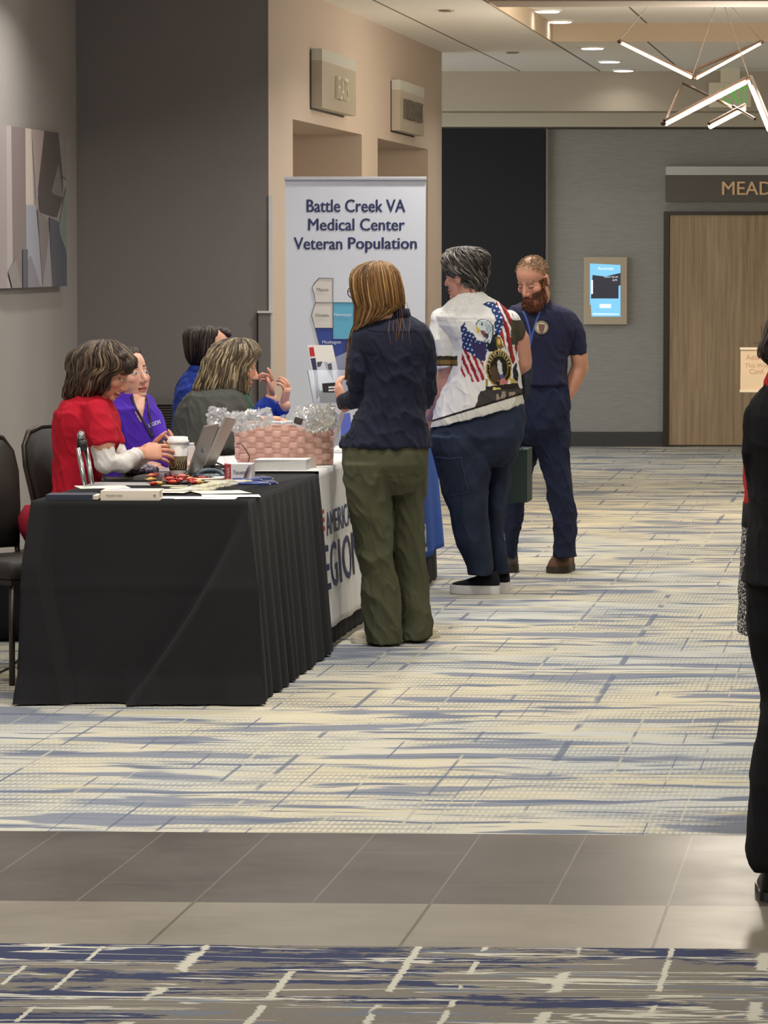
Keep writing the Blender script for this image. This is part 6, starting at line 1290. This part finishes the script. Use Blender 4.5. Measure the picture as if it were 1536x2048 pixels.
tufts('cropped_hair', M, 1.0, 900, crop_pt, [(150, 120, 88), (126, 98, 72), (168, 138, 104), (112, 88, 66)], .007, .0012, t, 9, (0, -.3, .2))
strap('lanyard', bvm, [(1046, 622), (1054, 640), (1060, 664), (1060, 700)], .006, mat('blue ribbon', (62, 88, 156), 0.6), t); strap('lanyard', bvm, [(1080, 622), (1072, 645), (1064, 672), (1060, 700)], .006, mat('blue ribbon', (62, 88, 156)), t)
# open polo collar
bm = bmesh.new(); loft(bm, RL(Y, [(630, 1073, 42, .10, 0, -.01), (614, 1074, 33, .085, 0, .0), (598, 1076, 27, .074, 0, .03)]), 40); me = fuse(bm, .005, 2)
bm = bmesh.new(); bm.from_mesh(me); co = coords(me); px, py = topx(co); kk = inpoly(px, py, [(1044, 590), (1092, 590), (1066, 650), (1056, 650)]) & (co[:, 1] < Y - .01); bm.verts.ensure_lookup_table(); bmesh.ops.delete(bm, geom=[bm.verts[i] for i in np.where(kk)[0]], context='VERTS'); obj('collar', bm, m_polo, sh, True)
bd = []; c = (1083, 655)
for k, (rx, ry, colr) in enumerate(((13.5, 13.5, (196, 180, 130)), (12, 12, (60, 60, 74)), (10.8, 10.8, (206, 196, 168)))):
    patch('round_badge' if k == 0 else 'badge_ring', bvm, [(c[0] + rx * math.cos(a), c[1] + ry * math.sin(a)) for a in [q * math.pi / 12 for q in range(24)]], mat('badge %d' % k, colr, 0.6), sh, .006 + .0015 * k, 1)
patch('badge_emblem', bvm, [(1077, 648), (1083, 660), (1090, 649), (1088, 661), (1083, 667), (1078, 661)], mat('badge emblem', (120, 84, 72), 0.6), sh, .0115, 1)
m_brown = mat('brown suede boot', (112, 82, 64), 0.8, bump=0.3, scale=160, var=0.1); m_bsole = mat('dark tread', (62, 54, 44), 0.7); m_lace = mat('tan lace', (160, 128, 104), 0.7)
hl = onz(1135, 1140, 0); shoe('boot', (hl.x, hl.y + .04, 0), (onz(1113, 1151, 0).x, hl.y - .24, 0), .060, .15, m_brown, m_bsole, t, .032, laces=m_lace, ankle=1.05)
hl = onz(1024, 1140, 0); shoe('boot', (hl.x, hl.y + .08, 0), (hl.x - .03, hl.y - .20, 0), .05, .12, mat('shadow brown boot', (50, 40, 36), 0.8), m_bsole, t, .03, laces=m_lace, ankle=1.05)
# ---------------------------------------------------------------- seated woman in red
def seated_legs(hip, kn, ft, off=.10, r=.085): return [([Vector((hip[0], hip[1] + k * off, hip[2])), Vector((kn[0], kn[1] + k * off, kn[2])), Vector((ft[0], ft[1] + k * off, ft[2]))], [r, r * .72, r * .5]) for k in (-1, 1)]
Y = 16.38
t = thing('person', 'seated woman with wavy brown hair in red T-shirt over white sleeves', 'person', (-1.33, Y, 0))
tor = RL(Y, [(786, 180, 20, .06), (793, 178, 34, .10), (806, 174, 52, .16), (825, 172, 65, .19), (850, 173, 67, .20), (880, 173, 67, .185), (910, 166, 59, .17), (945, 154, 48, .165), (1000, 152, 49, .17), (1050, 156, 52, .175), (1075, 158, 48, .16)])
ua = (TB([(190, 830, Y - .15), (202, 868, Y - .19), (207, 890, Y - .20)]), [.066, .064, .058]); ua2 = (TB([(196, 830, Y + .15), (215, 868, Y + .17), (228, 895, Y + .17)]), [.062, .06, .054])
la = (TB([(202, 872, Y - .19), (212, 925, Y - .20), (245, 928, Y - .17), (278, 906, Y - .12)]), [.05, .050, .042, .032]); la2 = (TB([(215, 870, Y + .17), (240, 925, Y + .15), (270, 920, Y + .10), (296, 903, Y + .02)]), [.05, .047, .04, .032])
m_red = fabric('red jersey', (190, 30, 50), bump=0.25, scale=300, var=0.06); m_wslv = fabric('white jersey', (226, 222, 216), bump=0.2, scale=300, var=0.03)
garment('red_shirt', [tor], [ua, ua2], m_red, t, wr=(.007, (8, 8, 7), 31))
garment('white_sleeve', [], [la], m_wslv, t, voxel=.005, wr=(.005, (14, 14, 12), 32)); garment('white_sleeve', [], [la2], m_wslv, t, voxel=.005, wr=(.004, (14, 14, 12), 33))
lg = seated_legs((-1.30, Y, .56), (-.92, Y - .02, .58), (-.90, Y, .05)); m_dkp = fabric('dark trousers', (40, 42, 52), bump=0.25, scale=300)
garment('trousers', [], lg, m_dkp, t, voxel=.01, wr=None)
M = headframe(at(218, 742, Y - .01), (.84, -.16, -.48)); neck = (at(190, 800, Y), .062)
body(t, M, .92, [tor], [ua, ua2, la, la2] + lg, neck, (218, 160, 132), k=.82, hands=[dict(w=at(280, 906, Y - .11), d=(.85, .1, .04), n=(.1, .8, -.6), thumb=1, curl=(.35, .3, .35, .4), spread=.12), dict(w=at(293, 902, Y + .04), d=(.9, -.2, .22), n=(.1, -.5, .8), thumb=-1, curl=(.6, .6, .7, .7))], brow=(112, 88, 66))
HR = RL(Y, [(680, 208, 8, .02), (683, 207, 24, .055), (692, 203, 40, .085), (706, 200, 57, .105), (720, 203, 66, .115), (736, 203, 66, .118), (745, 190, 49, .118), (755, 183, 44, .112), (766, 180, 45, .108), (778, 178, 46, .10), (788, 171, 44, .09, -6), (798, 174, 34, .075, -10), (804, 186, 22, .05, -6)])
brn = [(60, 47, 37), (84, 68, 54), (106, 88, 69), (70, 56, 45), (122, 103, 82), (54, 43, 35), (94, 77, 61)]
def bangs(bm): ell(bm, at(256, 731, Y - .04), (.027, .06, .034)); ell(bm, at(240, 714, Y - .05), (.04, .06, .03))
obj('hair', hair_mesh(HR, brn, 460, .0042, .012, 11.0, seed=12, extra=bangs), M_HAIR, t)
bm = bmesh.new(); prism(bm, [at(311, 888, Y + .02), at(317, 893, Y - .03), at(342, 875, Y - .03), at(336, 870, Y + .02)], Vector((-.004, 0, -.006))); tag(obj('phone', bm, mat('dark phone', (30, 32, 46), 0.25)), 'dark phone held over the table by the woman in red', 'phone')
# ---------------------------------------------------------------- seated woman in purple
Y = 17.18
t = thing('person', 'seated woman in purple shirt with dark lanyard, face turned to the camera', 'person', (-1.08, Y, 0))
tor = RL(Y, [(784, 262, 24, .07), (794, 262, 40, .10), (815, 262, 52, .15), (840, 264, 58, .165), (870, 268, 60, .17), (900, 270, 62, .17), (945, 270, 60, .17), (1000, 262, 54, .17), (1030, 258, 50, .16)])
fa = (TB([(300, 835, Y - .02), (318, 880, Y - .10), (325, 915, Y - .12), (345, 925, Y - .15)]), [.055, .05, .042, .034]); fa2 = (TB([(240, 830, Y + .05), (245, 900, Y + .02), (280, 925, Y - .12)]), [.055, .05, .038])
m_pur = fabric('purple shirt', (80, 44, 176), bump=0.2, scale=300, var=0.05, sheen=.05)
vneck = lambda co, px, py: inpoly(px, py, [(266, 776), (292, 776), (291, 800), (283, 845), (272, 826)]) & (co[:, 1] < Y)
sh, bv = garment('purple_shirt', [tor], [fa, fa2], m_pur, t, voxel=.0042, wr=(.007, (8, 8, 7), 41), cut=vneck)
lg = seated_legs((-1.10, Y, .56), (-.72, Y, .58), (-.70, Y, .05)); garment('trousers', [], lg, m_dkp, t, voxel=.01, wr=None)
M = headframe(at(258, 748, Y), (.70, -.70, .10), .06); neck = (at(268, 796, Y), .058)
body(t, M, .97, [tor], [fa, fa2] + lg, neck, (232, 182, 160), jaw=1.18, k=.93, hands=[dict(w=at(348, 927, Y - .15), d=(.9, -.2, -.1), n=(0, 0, -1), thumb=-1), dict(w=at(284, 927, Y - .13), d=(.9, -.3, -.1), n=(0, 0, -1), thumb=1)], brow=(96, 74, 60), lip=(186, 104, 104))
HR = RL(Y, [(694, 256, 5, .02, 0, .02), (697, 256, 17, .05, 0, .03), (705, 250, 28, .085, 0, .03), (718, 243, 31, .10, 0, .045), (735, 237, 30, .10, 0, .05), (755, 233, 26, .09, 0, .05), (775, 230, 20, .07, 0, .05)])
obj('hair', hair_mesh(HR, [(52, 42, 36), (72, 58, 48), (44, 36, 32), (92, 76, 64)], 200, .0036, .004, 5.0, seed=21), M_HAIR, t)
m_lan = mat('dark lanyard', (44, 36, 70), 0.6)
strap('lanyard', bv, [(262, 792), (272, 818), (288, 845), (306, 880)], .006, m_lan, t, .004); strap('lanyard', bv, [(293, 794), (297, 820), (301, 850), (306, 880)], .006, m_lan, t, .004)
decal_text('shirt_lettering', 'LEGION', bv, 309, 847, 24, 8, -.35, mat('white print', (214, 216, 222)), sh, .012, .004)
# ---------------------------------------------------------------- seated woman in grey sweater
Y = 18.3
t = thing('person', 'seated woman with long wavy blonde hair in dark grey sweater, side view', 'person', (-.95, Y, 0))
tor = RL(Y, [(766, 446, 20, .06), (774, 442, 40, .12), (790, 434, 62, .17), (812, 432, 75, .19), (840, 430, 82, .20), (870, 422, 77, .20), (900, 408, 70, .19), (945, 396, 62, .18), (1000, 390, 58, .18), (1020, 388, 54, .17)])
na = (TB([(452, 825, Y - .14), (440, 875, Y - .20), (470, 880, Y - .18), (520, 842, Y - .06)]), [.062, .055, .047, .034]); fa = (TB([(470, 820, Y + .12), (480, 870, Y + .16), (530, 850, Y + .10)]), [.06, .05, .034])
m_gry = fabric('grey knit', (80, 81, 77), bump=0.35, scale=260, var=0.1)
sh, bv = garment('sweater', [tor], [na, fa], m_gry, t, wr=(.008, (8, 8, 7), 51))
bm = bmesh.new(); tube(bm, TB([(488, 792, Y - .06), (494, 806, Y - .07), (502, 826, Y - .08)]), [.018, .022, .02], 10); obj('green_undershirt', bm, fabric('green jersey', (48, 96, 78)), t, True)
lg = seated_legs((-.98, Y, .56), (-.55, Y, .58), (-.55, Y, .05)); garment('trousers', [], lg, m_dkp, t, voxel=.01, wr=None)
M = headframe(at(474, 728, Y), (.94, -.22, -.26)); neck = (at(446, 782, Y), .06)
body(t, M, .98, [tor], [na, fa] + lg, neck, (224, 164, 138), hands=[dict(w=at(522, 840, Y - .05), d=(.9, .1, .05), n=(0, 0, -1), thumb=1), dict(w=at(534, 848, Y + .10), d=(.8, .1, -.2), n=(0, 0, -1), thumb=-1)], brow=(140, 112, 84))
HR = RL(Y, [(676, 476, 6, .02), (679, 475, 24, .055), (688, 472, 40, .085), (699, 470, 47, .105), (711, 466, 50, .112), (721, 458, 49, .115), (734, 453, 46, .118), (748, 450, 48, .12), (762, 446, 50, .118), (775, 442, 53, .112), (787, 440, 54, .10), (796, 462, 30, .07), (806, 478, 14, .04, -6)])
bln = [(96, 83, 64), (128, 112, 86), (158, 141, 110), (80, 69, 55), (178, 162, 130), (110, 95, 73), (70, 61, 49)]
def fringe(bm): ell(bm, at(506, 706, Y - .04), (.038, .06, .036), None, 16, 12)
obj('hair', hair_mesh(HR, bln, 500, .0042, .014, 12.0, seed=33, extra=fringe), M_HAIR, t)
# ---------------------------------------------------------------- seated person in blue jacket
Y = 19.5
t = thing('person', 'seated dark-haired person in blue jacket gesturing with raised hands', 'person', (-.92, Y, 0))
tor = RL(Y, [(738, 396, 18, .06), (746, 396, 28, .09), (758, 398, 40, .13), (778, 397, 46, .17), (805, 396, 48, .18), (840, 394, 50, .18), (890, 392, 52, .18), (940, 390, 52, .18), (972, 388, 50, .17)])
ra = (TB([(420, 775, Y - .12), (470, 830, Y - .18), (515, 838, Y - .16), (541, 800, Y - .14)]), [.06, .056, .052, .042]); rb = (TB([(425, 775, Y + .12), (480, 830, Y + .14), (535, 840, Y + .08), (568, 812, Y + .02)]), [.06, .056, .05, .04])
m_blu = fabric('royal blue jacket', (40, 62, 150), bump=0.25, scale=260, var=0.08, sheen=.05)
sh, bv = garment('blue_jacket', [tor], [ra, rb], m_blu, t, wr=(.008, (10, 10, 8), 61))
bm = bmesh.new(); loft(bm, RL(Y, [(746, 394, 20, .075), (736, 395, 18, .07), (730, 396, 16, .065)]), 28); obj('collar', bm, m_blu, sh, True)
lg = seated_legs((-.90, Y, .56), (-.48, Y, .58), (-.48, Y, .05)); garment('trousers', [], lg, m_dkp, t, voxel=.01, wr=None)
M = headframe(at(424, 700, Y), (.86, -.46, -.12)); neck = (at(402, 746, Y), .058)
body(t, M, .98, [tor], [ra, rb] + lg, neck, (222, 164, 136), hands=[dict(w=at(541, 796, Y - .14), d=(.0, .15, 1), n=(-.9, -.3, 0), thumb=1, curl=(.25, .75, .85, .9), spread=.1), dict(w=at(567, 810, Y + .02), d=(.22, -.1, .95), n=(-.9, .3, .2), thumb=-1, curl=(.55, .6, .65, .7), spread=.12)], brow=(60, 46, 40))
HR = RL(Y, [(651, 408, 4, .015), (652.5, 408, 14, .04), (656, 408, 25, .07), (662, 406, 32, .09), (671, 403, 33, .10), (685, 402, 31, .108), (700, 401, 29, .105), (714, 400, 26, .09), (725, 397, 18, .07), (732, 395, 10, .05)])
def fr(bm): ell(bm, at(448, 664, Y + .02), (.042, .06, .022), None, 16, 12, Matrix.Rotation(.5, 3, 'Y'))
obj('hair', hair_mesh(HR, [(44, 34, 30), (58, 46, 40), (36, 29, 27), (76, 62, 54), (50, 40, 36)], 300, .004, .005, 6.0, seed=44, extra=fr), M_HAIR, t)
bm = bmesh.new(); prism(bm, [at(554, 840, Y), at(566, 808, Y + .02), at(576, 810, Y + .02), at(566, 842, Y)], (0.004, .03, 0)); tag(obj('badge_holder', bm, mat('white badge', (206, 210, 212), 0.4)), 'white badge card leaning under the raised hands of the person in blue', 'badge')
# ---------------------------------------------------------------- people at the right edge
Y = 10.3
t = person(1570, 1807, 'person in black jacket and black trousers cut off by the right edge')
tor = RL(Y, [(752, 1580, 26, .06), (764, 1578, 42, .08), (776, 1576, 52, .10), (800, 1574, 72, .13), (830, 1574, 83, .15), (875, 1574, 86, .15), (925, 1574, 82, .14), (985, 1576, 78, .14), (1040, 1580, 80, .15), (1094, 1582, 88, .155), (1140, 1584, 96, .16), (1166, 1584, 103, .165)])
sl = (TB([(1512, 830, Y - .03), (1506, 900, Y - .04), (1524, 1000, Y + .02), (1548, 1086, Y + .14)]), [.033, .032, .03, .028])
m_blk2 = fabric('black suiting', (20, 20, 22), bump=0.25, scale=320, var=0.1)
ll = RL(Y, [(1120, 1568, 76, .14), (1166, 1566, 74, .14), (1210, 1562, 70, .13), (1262, 1555, 61, .12), (1309, 1560, 56, .11), (1400, 1576, 50, .10), (1440, 1573, 55, .10), (1497, 1566, 57, .10), (1559, 1562, 61, .105), (1637, 1560, 65, .11), (1700, 1558, 66, .115), (1722, 1559, 63, .12), (1736, 1560, 57, .11)])
rl = RL(Y + .1, [(1140, 1650, 50, .12), (1262, 1672, 54, .12), (1400, 1690, 52, .10), (1559, 1690, 55, .105), (1740, 1690, 58, .11)])
sl2 = (TB([(1640, 830, Y), (1664, 900, Y), (1668, 1000, Y + .04), (1654, 1090, Y + .14)]), [.045, .05, .045, .036])
pel = RL(Y, [(1110, 1598, 100, .145), (1170, 1602, 104, .15), (1230, 1610, 106, .15), (1275, 1614, 92, .13), (1310, 1618, 60, .09)])
garment('jacket', [tor], [sl, sl2], m_blk2, t, wr=(.006, (7, 7, 5), 71)); garment('trousers', [pel, ll, rl], [], m_blk2, t, wr=(.006, (6, 6, 4), 72))
bm = bmesh.new(); loft(bm, RL(Y - .005, [(778, 1574, 47, .10), (762, 1572, 44, .085), (742, 1574, 37, .07), (728, 1576, 30, .062)]), 30); obj('red_collar', bm, fabric('red blouse', (188, 38, 48)), t, True)
M = headframe(at(1616, 692, Y), (.35, .9, -.15)); neck = (at(1588, 758, Y), .05)
body(t, M, .94, [tor, ll[1:-1], rl[1:-1]], [sl, sl2], neck, SK, k=.82, hands=[dict(w=at(1552, 1096, Y + .16), d=(.1, .4, -1), n=(1, 0, 0), thumb=1), dict(w=at(1652, 1098, Y + .16), d=(-.1, .4, -1), n=(-1, 0, 0), thumb=-1)])
HR = RL(Y, [(600, 1616, 10, .02, 0, .01), (606, 1616, 36, .06, 0, .01), (622, 1616, 60, .10, 0, .01), (645, 1614, 72, .115, 0, .005), (672, 1611, 77, .115, 0, -.01), (695, 1606, 82, .105, 0, -.02), (714, 1602, 79, .09, 0, -.02), (728, 1598, 60, .08, 0, -.02), (738, 1594, 40, .07, 0, -.02)])
obj('hair', hair_mesh(HR, [(50, 40, 34), (66, 52, 44), (84, 68, 56)], 200, .004, .006, 6.0, seed=55), M_HAIR, t)
m_bsh = mat('black leather shoe', (18, 18, 20), 0.35)
hl = onz(1555, 1800, 0); shoe('shoe', (hl.x, hl.y - .03, 0), (hl.x + .03, hl.y + .22, 0), .062, .10, m_bsh, m_bsh, t, .022, ankle=1.1); shoe('shoe', (hl.x + .17, hl.y + .04, 0), (hl.x + .20, hl.y + .29, 0), .05, .10, m_bsh, m_bsh, t, .022)
Y = 11.75
t = person(1556, 1650, 'person in red top and black-and-white speckled skirt behind the one in black')
tor = RL(Y, [(770, 1580, 24, .06), (785, 1582, 42, .09), (820, 1578, 60, .12), (870, 1566, 68, .13), (920, 1558, 69, .13), (970, 1556, 68, .13), (1010, 1556, 67, .13)])
skt = RL(Y, [(1000, 1556, 66, .13), (1040, 1556, 70, .14), (1090, 1556, 74, .15), (1160, 1556, 78, .155), (1220, 1556, 80, .16), (1266, 1556, 81, .165)])
as_ = (TB([(1530, 822, Y), (1512, 885, Y), (1512, 950, Y + .04), (1534, 1010, Y + .14)]), [.035, .034, .032, .028]); as2 = (TB([(1634, 815, Y), (1648, 890, Y), (1644, 960, Y + .04), (1620, 1015, Y + .14)]), [.042, .042, .038, .03])
garment('red_top', [tor], [as_, as2], fabric('red blouse', (188, 38, 48)), t, wr=(.005, (8, 8, 6), 81))
sk_m = NT('speckled skirt cloth'); v = sk_m.vor(sk_m.vec(sk_m.x, sk_m.y, sk_m.z), 95.0); sk_mat = sk_m.done(sk_m.mix(sk_m.step(v, 0.12, 0.2), (30, 30, 34), (206, 202, 198)), 0.85, 0.2)
garment('skirt', [skt], [], sk_mat, t, wr=(.004, (8, 8, 4), 82))
bm = bmesh.new(); loft(bm, RL(Y, [(1004, 1556, 69.5, .135), (1030, 1556, 71, .139), (1052, 1556, 72.5, .143)]), 40); obj('waistband', bm, fabric('black ribbed cloth', (34, 34, 38)), t, True)
ll = RL(Y, [(1240, 1545, 36, .07), (1340, 1545, 30, .06), (1480, 1546, 30, .06), (1600, 1548, 20, .045), (1648, 1548, 20, .045)]); rl = RL(Y + .03, [(1240, 1600, 36, .07), (1480, 1600, 30, .06), (1648, 1600, 20, .045)])
M = headframe(at(1600, 705, Y), (-.3, .9, 0)); neck = (at(1584, 768, Y), .05); body(t, M, .92, [tor, skt, ll, rl], [as_, as2], neck, SK, k=.84, hands=[dict(w=at(1538, 1014, Y + .15), d=(.7, .5, -.2), n=(.2, -.6, .6), thumb=1), dict(w=at(1616, 1018, Y + .15), d=(-.7, .5, -.2), n=(-.2, -.6, .6), thumb=-1)])
HR = RL(Y, [(624, 1600, 10, .02), (630, 1600, 34, .065), (645, 1600, 55, .10), (680, 1600, 63, .112), (715, 1599, 61, .105), (745, 1596, 48, .085), (756, 1594, 34, .07)])
obj('hair', hair_mesh(HR, [(70, 54, 44), (92, 74, 60)], 120, .004, .005, 6.0, seed=66), M_HAIR, t)
hl = onz(1550, 1655, 0); shoe('shoe', (hl.x, hl.y - .03, 0), (hl.x - .02, hl.y + .2, 0), .04, .06, m_bsh, m_bsh, t, .015); shoe('shoe', (hl.x + .08, hl.y, 0), (hl.x + .06, hl.y + .23, 0), .04, .06, m_bsh, m_bsh, t, .015)
